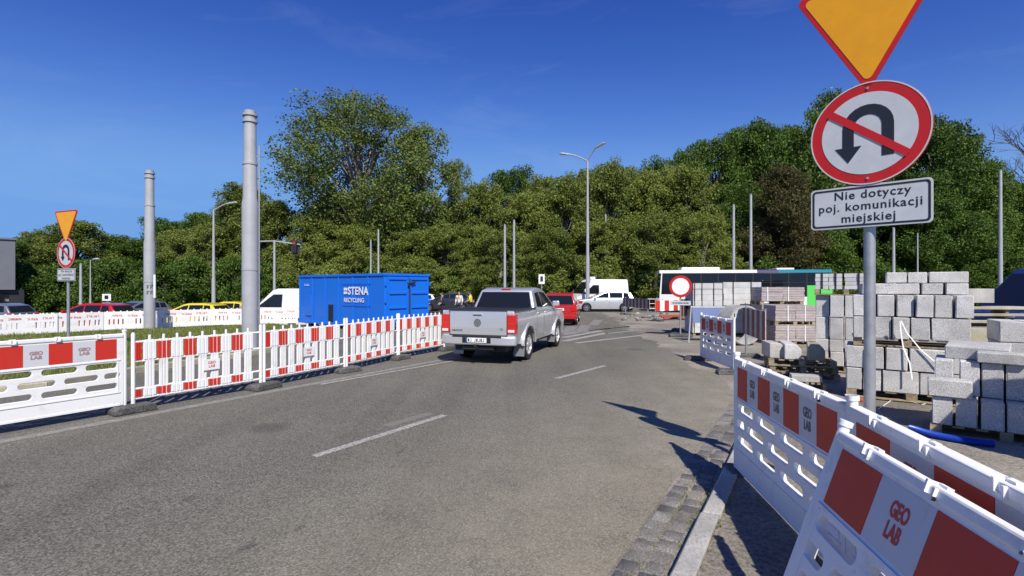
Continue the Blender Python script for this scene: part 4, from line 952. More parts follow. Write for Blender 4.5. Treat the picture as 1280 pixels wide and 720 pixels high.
for k in range(8):
    x = .5+k*(BLn-2.2)/8; pn = MB().bb(x, x+(BLn-2.2)/8-.08, bw-.014, bw-.004, 1.32, 2.55).build('window', 'glass', bus)
    MB().bb(x, x+(BLn-2.2)/8-.08, bw-.006, bw+.002, 2.13, 2.16).build('window_bar', 'black', pn)
    MB().bb(x-.09, x-.01, bw-.016, bw-.002, 1.2, 2.8).build('pillar', 'black', bus)
MB().prism([(BLn-.02, 1.1), (BLn-.02, 1.2), (BLn-.14, 2.85), (BLn-.22, 2.85), (BLn-.14, 1.3), (BLn-1.2, 1.3), (BLn-2.0, 1.7), (BLn-2.6, 1.7), (BLn-2.6, 1.1)], bw-.012, bw+.004).build('cab_panel', 'bus_white', bus)
MB().prism([(BLn-.26, 1.38), (BLn-.34, 2.7), (BLn-1.15, 2.7), (BLn-1.15, 1.5), (BLn-.8, 1.35)], bw-.01, bw+.012).build('driver_window', 'glass', bus)
MB().prism([(BLn+.0, 1.05), (BLn-.13, 2.8), (BLn-.17, 2.8), (BLn-.04, 1.05)], -1.15, 1.15).build('windscreen', 'glass', bus)
MB().bb(0, 1.6, bw-.004, bw+.012, .5, 1.95).build('green_panel', 'bus_green', bus)
MB().bb(BLn-.05, BLn+.02, -1.2, 1.2, .35, 1.02).build('front_panel', 'bus_white', bus, bevel=.03); MB().bb(BLn*.55, BLn*.8, bw-.004, bw+.006, .62, .8).build('green_stripe', 'bus_green', bus)
for s in (1, -1):
    MB().tube([(BLn-.1, s*1.2, 2.6), (BLn+.25, s*1.35, 2.5), (BLn+.25, s*1.38, 2.2)], .03, 6).bb(BLn+.2, BLn+.32, *sorted((s*1.28, s*1.5)), 1.75, 2.25).build('mirror', 'black', bus)
    MB().bb(BLn-.02, BLn+.03, *sorted((s*.75, s*1.15)), .55, .75).build('headlight', 'lamp_clear', bus)
wheels_on(bus, (2.6, BLn-2.7), bw-.17, .48, .29, 'silver_dark', 8)

# ---- blue roll-off container
c0 = Vector((AX(373.5, 25.0), 25.0)); c1 = Vector((AX(481.5, 20.95), 20.95)); d = c1-c0; CLN = d.length; ca = math.atan2(d.y, d.x)
ct = thing('roll_off_container', 'blue steel roll-off recycling container with white lettering behind the picket fence', 'container', (c0.x, c0.y, 0), ca)
CHh = 2.40; CW = 2.4
MB().bb(.02, CLN-.02, .02, CW-.02, .22, CHh-.05).build('body', 'container_blue', ct, bevel=.015)
MB().bb(-.02, CLN+.02, -.03, .06, CHh-.10, CHh).bb(-.02, CLN+.02, CW-.06, CW+.03, CHh-.10, CHh).bb(CLN-.06, CLN+.025, .06, CW-.06, CHh-.101, CHh-.002).bb(-.025, .05, .06, CW-.06, CHh-.101, CHh-.002).build('top_rail', 'container_blue', ct, bevel=.01)
MB().bb(-.02, CLN+.02, -.02, .1, .14, .26).bb(-.02, CLN+.02, CW-.1, CW+.02, .14, .26).build('floor_rail', 'container_blue', ct, bevel=.01)
for k in range(7):
    x = .08+k*(CLN-.16)/6
    MB().bb(x-.045, x+.045, -.012, .03, .26, CHh-.10).build('side_rib', 'container_blue', ct, bevel=.01)
for x in (.5, CLN-.5): 
    for y in (.4, CW-.4): MB().cyl((x, y-.12, .14), (x, y+.12, .14), .14, n=16).build('roller', 'dark_metal', ct, smooth=40)
MB().bb(.62, 1.18, -.03, -.008, .5, 1.45).build('side_hatch', 'container_blue', ct, bevel=.01)
MB().bb(2.55, 2.85, -.035, .03, .3, 1.05).build('hook_recess', 'black', ct)
def cl_text(s, size, x, z, b=.004): return link('lettering', text_mesh(s, size, 'white_sheet', .002, b, 1.05, 'LEFT'), ct, (x, -.016, z), FRONT)
cl_text('STENA', .46, 4.02, 1.66, .012); cl_text('RECYCLING', .26, 3.72, 1.27, .003)
for k, (x, z, s_) in enumerate(((3.72, 1.69, .12), (3.86, 1.69, .12), (3.72, 1.53, .12), (3.86, 1.54, .11))): MB().bb(x, x+s_, -.018, -.013, z, z+s_).build('logo_square', 'white_sheet', ct)
mk = MB()
for k in range(4): mk.bb(.55+k*.11, .62+k*.11, -.0165, -.011, 1.90, 1.92).bb(.55+k*.11, .57+k*.11, -.0164, -.011, 1.90, 1.99)
mk.build('stencil_marks', 'white_sheet', ct)
MB().bb(3.6, 5.6, -.022, -.008, 1.05, 1.07).bb(3.6, 5.6, -.022, -.008, 1.98, 1.995).build('panel_weld', 'container_blue', ct)
for k in range(2):
    y0 = .06+k*(CW/2-.03); y1 = y0+CW/2-.09
    dr = MB().bb(CLN-.02, CLN+.015, y0, y1, .3, CHh-.14).build('end_door', 'container_blue', ct, bevel=.01)
    for z in (.36, .95, 1.55, CHh-.26): MB().bb(CLN+.01, CLN+.065, y0+.04, y1-.04, z, z+.09).build('door_rib', 'container_blue', dr, bevel=.01)
    for y in (y0+.04, y1-.11): MB().bb(CLN+.01, CLN+.06, y, y+.07, .4, CHh-.2).build('door_upright', 'container_blue', dr, bevel=.01)
MB().cyl((CLN+.08, CW/2+.02, .35), (CLN+.08, CW/2+.02, CHh-.2), .03, n=10).cyl((CLN+.1, CW/2-.1, CHh-.42), (CLN+.1, CW/2+.3, CHh-.34), .045, n=10).build('lock_bar', 'dark_metal', ct, smooth=40)
for z in (.5, 1.2, 1.9):
    for y in (0.0, CW): MB().cyl((CLN+.02, y, z), (CLN+.02, y, z+.16), .035, n=8).build('hinge', 'container_blue', ct, smooth=40)

# ---- building at the left edge
bl = thing('flat_building', 'flat roofed building with grey upper wall and dark ground floor at the left', 'building', (AX(19, 46), 46, -.62), R(46))
zt = HZ(300, 46)+.62; zm = HZ(362, 46)+.62
MB().bb(-26, 0, 0, 16, zm, zt).build('upper_wall', 'wall_grey', bl); MB().bb(-26, .6, .4, 15.5, 0, zm).build('ground_floor', 'wall_dark', bl)
MB().bb(-26.1, .12, -.12, 16.1, zt, zt+.15).build('roof_edge', 'wall_grey', bl)
for k in range(8): MB().bb(-3.1*k-3, -3.1*k-.4, .36, .41, .3, zm-.3).build('window', 'glass', bl)

# ---- people beyond the fence
def skin_mesh(name, pts, edges, radii, m, parent, lvl=1):
    me = bpy.data.meshes.new(name); me.from_pydata(pts, edges, []); o = link(name, me, parent); me.materials.append(MATS[m])
    md = o.modifiers.new('skin', 'SKIN')
    for i, r in enumerate(radii):
        sv = me.skin_vertices[0].data[i]; sv.radius = r if isinstance(r, tuple) else (r, r); sv.use_root = i == 0
    md.use_smooth_shade = True; sb_ = o.modifiers.new('sub', 'SUBSURF'); sb_.levels = lvl; sb_.render_levels = lvl; return o
def person(label, loc, rz, top_m, leg_m, arm=0., H=1.75):
    p = thing('person', label, 'person', loc, rz, None); s = H/1.75; p.scale = (s, s, s)
    L_, R_ = 1, -1
    J = {'pel': (0, 0, .95), 'wst': (0, 0, 1.10), 'chs': (.01, 0, 1.30), 'nck': (0, 0, 1.47), 'hd0': (.015, 0, 1.56), 'hd1': (.02, 0, 1.66)}
    names = list(J); P = list(J.values()); E = [(i, i+1) for i in range(5)]; Rr = [(.15, .11), (.14, .10), (.165, .11), .055, (.07, .085), (.072, .085)]
    for sd in (1, -1):
        b = len(P)
        P += [(0, sd*.18, 1.42), (.0-.02, sd*.24, 1.16), (.10+arm*.2, sd*(.24-arm*.06), .95+arm*.2), (.15+arm*.26, sd*(.22-arm*.08), .88+arm*.25)]
        Rr += [.065, .048, .036, .03]; E += [(2, b), (b, b+1), (b+1, b+2), (b+2, b+3)]
        h_ = len(P)
        for k, (dx, dy, dz, r) in enumerate(((.05, .02, -.02, .011), (.085, .022, -.06, .009), (.09, .0, -.065, .009), (.08, -.02, -.06, .009), (.07, -.035, -.055, .008))):
            P.append((P[b+3][0]+dx, P[b+3][1]+sd*(.02-dy), P[b+3][2]+dz)); Rr.append(r); E.append((b+3, h_+k))
        b = len(P)
        P += [(0, sd*.10, .90), (.02+sd*.03, sd*.11, .50), (-.02+sd*.05, sd*.115, .09), (.10+sd*.05, sd*.12, .04)]; Rr += [.085, .058, .04, .035]; E += [(0, b), (b, b+1), (b+1, b+2), (b+2, b+3)]
    skin_mesh('body', P, E, Rr, 'skin', p)
    i0 = 6; TP = [(0, 0, .88), (0, 0, 1.10), (.01, 0, 1.30), (0, 0, 1.44)]; TE = [(0, 1), (1, 2), (2, 3)]; TR = [(.175, .13), (.165, .125), (.185, .13), (.085, .08)]
    for sd, b0 in ((1, 6), (-1, 6+13)):
        b = len(TP); TP += [P[b0], P[b0+1], tuple(Vector(P[b0+1]).lerp(Vector(P[b0+2]), .85))]; TR += [.085, .066, .052]; TE += [(2, b), (b, b+1), (b+1, b+2)]
    skin_mesh('jacket', TP, TE, TR, top_m, p)
    QP = [(0, 0, .93)]; QE = []; QR = [(.165, .125)]
    for b0 in (6+9, 6+13+9):
        b = len(QP); QP += [P[b0], P[b0+1], P[b0+2]]; QR += [.102, .075, .06]; QE += [(0, b), (b, b+1), (b+1, b+2)]
    skin_mesh('trousers', QP, QE, QR, leg_m, p)
    for sd in (1, -1): MB().prism([(-.09, -.05), (.16, -.045), (.2, 0), (.16, .045), (-.09, .05)], 0, .08, 'z', [(-.08, -.04), (.06, -.04), (.14, 0), (.06, .04), (-.08, .04)]).build('shoe', 'black', p, (.0+sd*.05, sd*.115, 0), bevel=.015)
    hb = MB().lathe([(.0, .125), (.05, .115), (.086, .07), (.098, .01), (.09, -.05)], n=16, ax='z'); hb.build('hair', 'hair', p, (.005, 0, 1.66), smooth=60)
    f = MB().lathe([(.0, .11), (.045, .10), (.075, .05), (.08, 0), (.072, -.06), (.045, -.11), (0, -.125)], n=16, ax='z'); hd_ = f.build('head', 'skin', p, (.03, 0, 1.64), smooth=60)
    MB().prism([(-.012, -.03), (.012, -.03), (.004, .03), (-.004, .03)], .07, .105, 'x').build('nose', 'skin', hd_)
    for sd in (1, -1): MB().lathe([(0, .004), (.011, .002), (.012, -.004)], (.073, sd*.03, .012), 'x', 8).build('eye', 'letter_dark', hd_); MB().lathe([(0, .01), (.018, .006), (.02, -.006)], (.0, sd*.082, 0), 'y', 8).build('ear', 'skin', hd_)
    MB().bb(.068, .076, -.022, .022, -.066, -.058).build('mouth', 'letter_red', hd_)
    return p
for px, Y, tm, lm, arm, rz, lab in ((553, 33, 'cloth_navy', 'cloth_navy', .3, 200, 'person in dark navy clothes standing beyond the picket fence'), (574, 34.5, 'cloth_white', 'cloth_jeans', 0., 260, 'person in a white top standing beyond the picket fence'), (588, 34, 'cloth_hivis', 'cloth_navy', .6, 170, 'person in a yellow safety vest beside the one in white')):
    l = at(px, Y); person(lab, l, R(rz), tm, lm, arm, 1.62)

# ================================================================= BUILDING SITE ON THE RIGHT
PLK = [MB().bb(0, 1.2, 0, .10, 0, .022).mesh('plank', 'timber'), MB().bb(0, .10, 0, .8, 0, .022).mesh('plank', 'timber'), MB().bb(0, .10, 0, .12, 0, .085).mesh('block', 'timber')]
PALG = 'wooden pallets on the building site'
def pallet(loc, rz, label, sx=1., sy=1.):
    p = thing('pallet', label, 'pallet', loc, rz, PALG); p.scale = (sx, sy, 1)
    for k in range(3):
        y = (0, .34, .70)[k]
        share(PLK[0], 'plank', p, (0, y, 0))
        for x in (0, .55, 1.10): share(PLK[2], 'block', p, (x, y-.01 if k else 0, .022))
    for k in range(7): share(PLK[1], 'plank', p, (.0+k*.1833, 0, .107), (0, 0, rnd.uniform(-.02, .02)))
    return p
PH = .13
BLK = {}
def stone(w, d, h, m, loc, rz, label, group, name='granite_kerb', cat='kerb stone', tilt=(0, 0)):
    w, d, h = round(w, 2), round(d, 2), round(h, 2); k = (w, d, h, m, rnd.randrange(3))
    if k not in BLK:
        mb = MB().bb(0, w-.006, 0, d, 0, h-.003); me = mb.mesh(name, m)
        bm = bmesh.new(); bm.from_mesh(me); bmesh.ops.bevel(bm, geom=list(bm.edges), offset=.010, segments=1, affect='EDGES')
        for v_ in bm.verts: v_.co += Vector((rnd.gauss(0, .0025), rnd.gauss(0, .003), rnd.gauss(0, .0012)))
        bm.to_mesh(me); bm.free(); BLK[k] = me
    o = link(name, BLK[k], None, loc, (tilt[0], tilt[1], rz)); return tag(o, label, cat, group)
SA = R(-33)
def loc_on(o, a, x, y): return (o[0]+math.cos(a)*x-math.sin(a)*y, o[1]+math.sin(a)*x+math.cos(a)*y)
def rowstack(o, a, z0, widths, h, depth, label, group, m='granite', jit=.06, gaps=.012, seed=0):
    r = random.Random(seed); x = 0
    for w in widths:
        if w < 0: x -= w; continue
        y = abs(r.gauss(0, jit)); p = loc_on(o, a, x, y); stone(w, depth, h, m, (p[0], p[1], z0), a+r.uniform(-.015, .015), label, group)
        x += w+gaps+ (r.uniform(0, .02))
KG = 'granite kerb stones stacked on pallets'
yz = .0075
# main stack: two pallet loads one over the other and small blocks on top
K1 = Vector((5.56, 8.65, 0)); z = yz+.02
for k in range(2):
    p = loc_on(K1, SA, .03+k*.0, .05+k*0); 
pallet((*loc_on(K1, SA, .0, .04), z), SA, 'pallet at the bottom of the tall granite stack', 1.45, 1.1)
z += PH
rowstack(K1, SA, z, (.22, .24, .46, .25, .24, .25), .355, .95, 'grey speckled granite kerb stone in the lowest course of the tall stack', KG, seed=1, jit=.03); z += .36
rowstack(K1, SA, z, (.25, .25, .28, .46, .24, .25), .355, .95, 'grey speckled granite kerb stone in the second course of the tall stack', KG, seed=2, jit=.03); z += .36
K2 = loc_on(K1, SA, .10, .10)
pallet((*loc_on(K2, SA, .0, .05), z), SA, 'pallet between the two loads of the tall granite stack', 1.2, 1.1); z += PH
rowstack(K2, SA, z, (.24, .25, .22, .24, .47), .355, .92, 'grey speckled granite kerb stone in the third course of the tall stack', KG, seed=13, jit=.05); z += .36
rowstack(K2, SA, z, (.30, .23, .22, .22, .22, .22), .355, .92, 'grey speckled granite kerb stone in the fourth course of the tall stack', KG, seed=5, jit=.07); z += .36
K3 = loc_on(K2, SA, .22, .42); 
rowstack(K3, SA, z, (.38, .30, .28, .28), .185, .35, 'small pale granite block in the lower row on top of the tall stack', KG, 'granite', .03, seed=6)
rowstack(loc_on(K3, SA, .25, .05), SA, z+.187, (.28, .26, .5), .185, .35, 'small pale granite block in the upper row on top of the tall stack', KG, 'granite', .03, seed=7)
stone(.5, .3, .18, 'granite', (*loc_on(K2, SA, .12, .08), z), SA+R(8), 'pale granite block lying askew at the front of the tall stack', None)
# stack behind, left of the main one
K4 = (AX(1019, 11.3), 11.3); z = yz+.02
pallet((*loc_on(K4, SA, 0, .05), z), SA, 'pallet under the granite stack behind the tall one', .95, 1.1); z += PH
rowstack(K4, SA, z, (.25, .25, .25, .25), .30, .95, 'granite kerb stone in the lowest course of the stack behind', KG, seed=9); z += .303
rowstack(K4, SA, z, (.25, .25, .25, .25), .26, .95, 'granite kerb stone in the second course of the stack behind', KG, seed=10); z += .263
rowstack(K4, SA, z, (.25, .24, -.02, .25, .25), .47, .95, 'tall granite kerb stone in the third course of the stack behind', KG, seed=11, jit=.10); z += .473
rowstack(K4, SA, z, (.26, .25, .24, .26), .47, .95, 'tall granite kerb stone in the top course of the stack behind', KG, seed=12, jit=.12); z += .473
def bundle(label, loc, rz, w, d, layers, lh, cols, m, strap='strap_white', straps=(.3, .7), group='strapped bundles of paving on pallets', jit=.01, name='paving_bundle'):
    b = thing(name, label, 'paving stack', loc, rz, group)
    cw = w/cols
    me = MB().bb(0, cw-.008, 0, d, 0, lh-.006).mesh('slab', m); r = random.Random(int(w*100+loc[0]*10))
    for i in range(layers):
        for c in range(cols): 
            o = share(me, 'slab', b, (c*cw+r.uniform(-jit, jit), r.uniform(-jit, jit), i*lh))
    for s in straps:
        H_ = layers*lh
        MB().bb(s*w-.016, s*w+.016, -.018, -.012, 0, H_+.004).bb(s*w-.016, s*w+.016, -.018, d+.018, H_-.003, H_+.005).bb(s*w-.016, s*w+.016, d+.012, d+.018, 0, H_).build('strap', strap, b)
    return b
# light grey slabs on the stack behind
pallet((*loc_on(K4, SA, -.02, .1), z), SA, 'pallet under the light grey slab bundles on the stack behind', .98, .8)
bundle('light grey slab bundle with black straps on top of the stack behind', (*loc_on(K4, SA, 0, .1), z+PH), SA, .5, .7, 4, .085, 2, 'pale_concrete', 'strap_black', (.25, .75))
bundle('light grey slab bundle next to the strapped one on top of the stack behind', (*loc_on(K4, SA, .54, .1), z+PH), SA, .5, .7, 4, .085, 1, 'pale_concrete', 'strap_black', (.5,))
# near stack at the right
K6 = G(1165, 532, .14)[:2]; A6 = R(-40); z = yz+.04
pallet((*loc_on(K6, A6, -.02, .02), z-.01), A6, 'pallet under the granite stack nearest the blue hose', 1.15, 1.1); z += PH-.01
rowstack(K6, A6, z, (.20, .20, .21, .22, .22, .22), .34, .9, 'granite kerb stone in the bottom course of the stack by the blue hose', KG, seed=21, jit=.015); z += .343
stone(.42, .24, .21, 'granite', (*loc_on(K6, A6, -.04, -.03), z), A6+R(2), 'granite block lying lengthwise at the front of the stack by the blue hose', None)
rowstack(loc_on(K6, A6, .02, .24), A6, z, (.19, -.02, .19, .20, .30, .25), .42, .75, 'granite kerb stone in the second course of the stack by the blue hose', KG, seed=22, jit=.03); z += .423
stone(.46, .26, .13, 'granite', (*loc_on(K6, A6, .42, .20), z), A6, 'flat granite block on top of the stack by the blue hose', None)
stone(.62, .36, .16, 'granite', (*loc_on(K6, A6, .12, .50), z), A6+R(-6), 'tilted granite slab on top of the stack by the blue hose', None, tilt=(R(9), 0))
K7 = (AX(1250, 7.55), 7.55); z = yz
pallet((*loc_on(K7, SA, 0, .03), z), SA, 'pallet under the dark granite stack at the right', .7, 1.1); z += PH
for k in range(4):
    rowstack(K7, SA, z, (.28, .28, .28), .30, .8, 'granite kerb stone in the shaded stack right of the orange pipe', KG, seed=30+k, jit=.02); z += .303

# unseen pallet loads, added outside the view to cast shadow on the stacks
shade_pile_at = ((5.55, 4.15), (7.6, 4.6))
# beige stones, planks, orange pipe behind
BG = 'beige stone blocks behind the granite stacks'
Yb = 12.2
for k, (px, zz, w, h) in enumerate(((1205, 0.05, 1.2, .42), (1205, .475, 1.15, .40))):
    stone(w, .5, h, 'beige_stone', (AX(px, Yb)+.0, Yb, zz), R(-6), ('lower', 'upper')[k]+' large beige stone block behind the tall granite stack', BG, 'stone_block', 'stone block')
stone(.85, .5, .40, 'concrete', (AX(1203, 14.5), 14.5, 1.40), R(-4), 'grey concrete block above the pile of stone planks', None, 'concrete_block', 'concrete block')
for k in range(7):
    zz = .10+.187*k
    stone(1.7, .55, .08, 'beige_stone', (AX(1203, 14.4)+rnd.uniform(-.1, .15), 14.4+rnd.uniform(-.05, .05), zz), R(-4), 'pale stone plank in the pile behind the beige blocks', 'stone planks piled with spacers', 'stone_plank', 'stone plank')
    for q in (0.15, 1.2): stone(.1, .5, .107, 'timber', (AX(1203, 14.4)+q, 14.4, zz-.107), R(-4), 'wooden spacer between the pale stone planks', 'wooden spacers in the plank pile', 'wooden_spacer', 'spacer')
pp = thing('orange_pipe', 'orange plastic pipe end sticking out beside the beige blocks', 'pipe', (AX(1237, 10.6), 10.6, HZ(421, 10.6)), R(-25))
MB().lathe([(.085, 0), (.10, 0), (.10, .9), (.085, .9), (.085, 0)], ax='x', n=24).build('pipe_wall', 'pipe_orange', pp, smooth=40)
MB().lathe([(.10, .001), (.118, .001), (.118, .09), (.10, .09)], ax='x', n=24).build('pipe_socket', 'pipe_orange', pp, smooth=40)
stone(.5, .35, HZ(426, 10.6)-yz, 'beige_stone', (AX(1237, 10.6)+.12, 10.42, yz), R(-25), 'beige stone block carrying the orange pipe', None, 'stone_block', 'stone block')
# pallets with kerb offcuts left of the granite
PA = R(-20); P0_ = (AX(962, 10.5), 10.5)
for k in range(3): pallet((P0_[0]+rnd.uniform(-.03, .03), P0_[1]+rnd.uniform(-.03, .03), yz+k*PH), PA+R(rnd.uniform(-3, 3)), ('bottom', 'middle', 'top')[k]+' pallet of the low pile carrying kerb offcuts', 1, 1)
zt = yz+3*PH+.005
def kerb_piece(loc, rz, L_, m, label):
    mb = MB(); mb.prism([(-.15, 0), (-.15, .20), (-.06, .30), (.15, .30), (.15, 0)], 0, L_, 'x'); o = mb.build('kerb_piece', m, None, loc, (0, 0, rz), .015); return tag(o, label, 'kerb stone')
kerb_piece((*loc_on(P0_, PA, .42, -.02), zt), R(70), .8, 'pale_concrete', 'pale chamfered concrete kerb piece lying on the low pallet pile')
kerb_piece((*loc_on(P0_, PA, .82, -.05), zt), R(62), .7, 'beige_stone', 'beige kerb piece lying on the low pallet pile')
kerb_piece((*loc_on(P0_, PA, .16, .1), zt), R(78), .65, 'concrete', 'grey kerb piece at the edge of the low pallet pile')
pallet((5.0, 9.42, yz), R(-25), 'single pallet on the ground before the granite stack', .5, .6)
stone(.5, .25, .12, 'concrete', (5.05, 9.40, yz+PH+.002), R(-20), 'grey concrete slab lying on the single pallet', None, 'concrete_slab', 'slab', tilt=(R(0), 0))
# pinkish paving on pallets
def tower(px, Y, rz, w, d, tiers, label, layers, lh, cols, m, strap, straps=(.3, .72), z=None):
    z = yz if z is None else z; o = (AX(px, Y), Y)
    for k in range(tiers):
        pallet((o[0], o[1]+.02, z), rz, 'pallet under '+label % ('bottom', 'second', 'third', 'top')[k], w/1.2, d/.8); z += PH
        bundle(label % ('bottom', 'second', 'third', 'top')[k], (o[0]+rnd.uniform(-.03, .03), o[1], z), rz, w, d, layers, lh, cols, m, strap, straps); z += layers*lh+.002
    return z
for k, (x_, y_) in enumerate(shade_pile_at):  # off-view slab piles, added only as shadow casters
    tower(640+x_/y_*FPX, y_, R(-33), 1.35, .9, 3, '%s bundle of grey slabs in the '+('unseen added pile beside the barriers', 'unseen added pile further into the yard')[k], 7, .085, 2, 'pale_concrete', 'strap_black', z=yard_z(y_))
tower(969, 16.4, R(-3), 1.25, .9, 2, '%s bundle of pinkish paving slabs in the nearer column', 6, .083, 2, 'pink_slab', 'strap_white')
tower(951, 17.9, R(-3), 1.45, .9, 3, '%s bundle of pinkish paving slabs in the column behind', 6, .08, 2, 'pink_slab', 'strap_white', (.14, .62))
tower(866.5, 19.4, R(-2), 1.08, 1.0, 2, '%s strapped bundle of pale kerbs behind the no entry sign', 4, .215, 1, 'pale_concrete', 'strap_black', (.3, .7, .05))
tower(905.5, 19.4, R(-2), 1.40, 1.0, 2, '%s strapped bundle of pale kerbs behind the pipe ring', 4, .22, 1, 'pale_concrete', 'strap_black', (.25, .72))
# concrete pipe ring
pr = thing('concrete_ring', 'large concrete pipe ring lying on its side between barrier and kerb bundles', 'pipe ring', (AX(932, 16.3), 16.3, yz+.632), 0); pr.rotation_euler = (0, 0, R(90+15))
MB().lathe([(.56, 0), (.63, 0), (.635, .6), (.56, .6), (.56, 0)], ax='x', n=48).build('ring_wall', 'concrete', pr, smooth=40)
MB().lathe([(.575, -.03), (.60, -.03), (.60, .01), (.575, .01), (.575, -.03)], ax='x', n=48).build('ring_lip', 'concrete', pr, smooth=40)

# striped boards and small site signs
def striped_board(p, q, z0, z1, label, m1, m2, n, legs=True, legh=None, cat='barrier', feet='rubber', z=0, curve=0):
    p, q = Vector(p[:2]), Vector(q[:2]); d = q-p; L_ = d.length
    b = thing('striped_barrier', label, cat, (p.x, p.y, z), math.atan2(d.y, d.x))
    bd = MB().bb(0, L_, -.01, .012, z0, z1).build('board', m2, b)
    w = L_/n
    for k in range(n):
        if k % 2 == 0: MB().bb(k*w, (k+1)*w, -.015, -.009, z0+.005, z1-.005).bb(k*w, (k+1)*w, .0115, .017, z0+.005, z1-.005).build('stripe', m1, bd)
    if legs:
        for x in (L_*.08, L_*.92):
            MB().cyl((x, .035, 0), (x, .035, z1+.05), .028, n=10).build('leg', 'galvanised', b, smooth=40)
            MB().bb(x-.16, x+.16, -.3, .36, 0, .09).build('foot', 'rubber', b, bevel=.02)
    return b
striped_board(G(929, 445), G(957, 462), .62, 1.30, 'board with maroon and grey stripes on two posts beside the pipe ring', 'stripe_maroon', 'stripe_grey', 9)
striped_board(G(779, 393), G(812, 398), .55, 1.13, 'low board with maroon and grey stripes at the end of the silver car', 'stripe_maroon', 'stripe_grey', 15)
striped_board(G(819, 402), G(858, 400), .55, 1.12, 'bright red and white striped board before the bus', 'red_sheet', 'white_sheet', 7)
striped_board(G(850, 419.5), G(868, 416), .72, 1.38, 'short maroon and white striped board under the no entry disc', 'stripe_maroon', 'stripe_grey', 5)
Y = 19.2; x = AX(850.5, Y)
ne = thing('no_entry_sign', 'round no vehicles sign with red rim and small plate before the bus', 'road sign', (x, Y, 0), R(-12))
MB().cyl((0, 0, 0), (0, 0, 2.2), .03, n=12).build('post', 'galvanised', ne, smooth=40)
dsk = link('prohibition_sign', shape_mesh([circ(.40, 48)], .006, 'sign_red', .002), ne, (0, -.045, HZ(358, Y)), (R(90), 0, 0)); link('white_field', shape_mesh([circ(.305, 48)], .0012, 'white_sheet'), dsk, (0, 0, .0095))
pl = MB().bb(-.36, .36, -.05, -.035, HZ(381.5, Y), HZ(376, Y)).build('text_plate', 'sign_white', ne); mk = MB()
for k in range(6): mk.bb(-.28+k*.095, -.21+k*.095+(k % 3)*.01, -.0535, -.05, HZ(379.6, Y), HZ(377.9, Y))
mk.build('plate_marks', 'letter_grey', pl)
MB().bb(-.4, .4, -.28, .28, 0, .11).build('foot', 'rubber', ne, bevel=.03)
# blue information board on a slanted stand
Y = 17.4; x0, x1 = AX(866, Y), AX(911, Y)
ib = thing('information_board', 'weathered dark blue information board on slanted legs behind the shaded barrier', 'sign board', (x0, Y, 0), R(-4)); w = x1-x0
bd = MB().box((w/2, .05, .90), (w, .02, .52), (R(-14), 0, 0)).build('board', 'sign_blue', ib)
MB().box((w/2, .115, 1.17), (w+.04, .03, .03), (R(-14), 0, 0)).build('frame_rail', 'galvanised', ib)
for s, xx in ((-1, 0), (1, w)): MB().cyl((xx+s*.02-.18*(s < 0), -.25, 0), (xx+s*.02, .13, 1.2), .022, n=8).cyl((xx+s*.02, .5, 0), (xx+s*.02, .13, 1.2), .022, n=8).build('leg', 'pole_pale', ib, smooth=40)
# light steel mesh fence before the bus
Y = 31; x = AX(810, Y); fx = thing('mesh_fence', 'low pale steel tube fence before the bus', 'fence', (x, Y, 0), R(-4))
for k in range(3): MB().cyl((k*.42, 0, 0), (k*.42, 0, 1.15), .02, n=8).build('post', 'galvanised', fx, smooth=40)
for z_ in (.55, .85, 1.12): MB().cyl((0, 0, z_), (.84, 0, z_), .016, n=8).build('rail', 'galvanised', fx, smooth=40)
# rusty beams and rubble
for k in range(3): 
    g = G(824+k*3, 396+k*1.5); o = MB().bb(0, 1.5, 0, .12, 0, .12).build('steel_beam', 'rust_red', None, (g[0], g[1], .0+.0*k), (0, 0, R(-3+k*4)), .01); tag(o, 'rusty red steel beam lying below the bright striped board', 'beam', 'rusty beams on the ground')
RB = []
for k in range(5):
    r2 = random.Random(k+50); bm = bmesh.new(); bmesh.ops.create_icosphere(bm, subdivisions=1, radius=1)
    for v in bm.verts: v.co *= r2.uniform(.6, 1.1)
    for v in bm.verts: v.co.z *= .42
    me = bpy.data.meshes.new('rubble_stone'); bm.to_mesh(me); bm.free(); me.materials.append(MATS['concrete' if k % 2 else 'granite_dark']); RB.append(me)
for k in range(46):
    px = rnd.uniform(772, 838); py = rnd.uniform(391, 402)
    if k > 34: px, py = rnd.uniform(842, 868), rnd.uniform(412, 422)
    g = G(px, py); s = rnd.uniform(.08, .26); o = share(rnd.choice(RB), 'rubble_stone', None, (g[0], g[1], s*.16), (0, 0, rnd.uniform(0, 6)), (s, s*rnd.uniform(.6, 1), s))
    tag(o, 'broken grey stone in the rubble under the striped boards' if k <= 34 else 'dark broken stone in the heap at the foot of the no entry sign', 'rubble stone', 'rubble stones under the striped boards' if k <= 34 else 'rubble stones at the no entry sign')
# soil heap behind the tram pole
hp = MB(); n = 22
for j in range(n+1):
    for i in range(n+1):
        u, v_ = i/n*2-1, j/n*2-1; rr = math.hypot(u, v_); h = max(0, 1-rr)**.8*1.25*(1+.25*math.sin(u*7+1)*math.cos(v_*6)) + rnd.uniform(-.03, .03)*(rr < .95)
        hp.v.append((u*1.9, v_*1.6, h-.05))
hp.f = [(j*(n+1)+i, j*(n+1)+i+1, (j+1)*(n+1)+i+1, (j+1)*(n+1)+i) for j in range(n) for i in range(n)]
l = at(306, 28.2); tag(hp.build('soil_heap', 'sand', None, l, smooth=60), 'brown heap of soil behind the thick tram pole', 'soil heap')
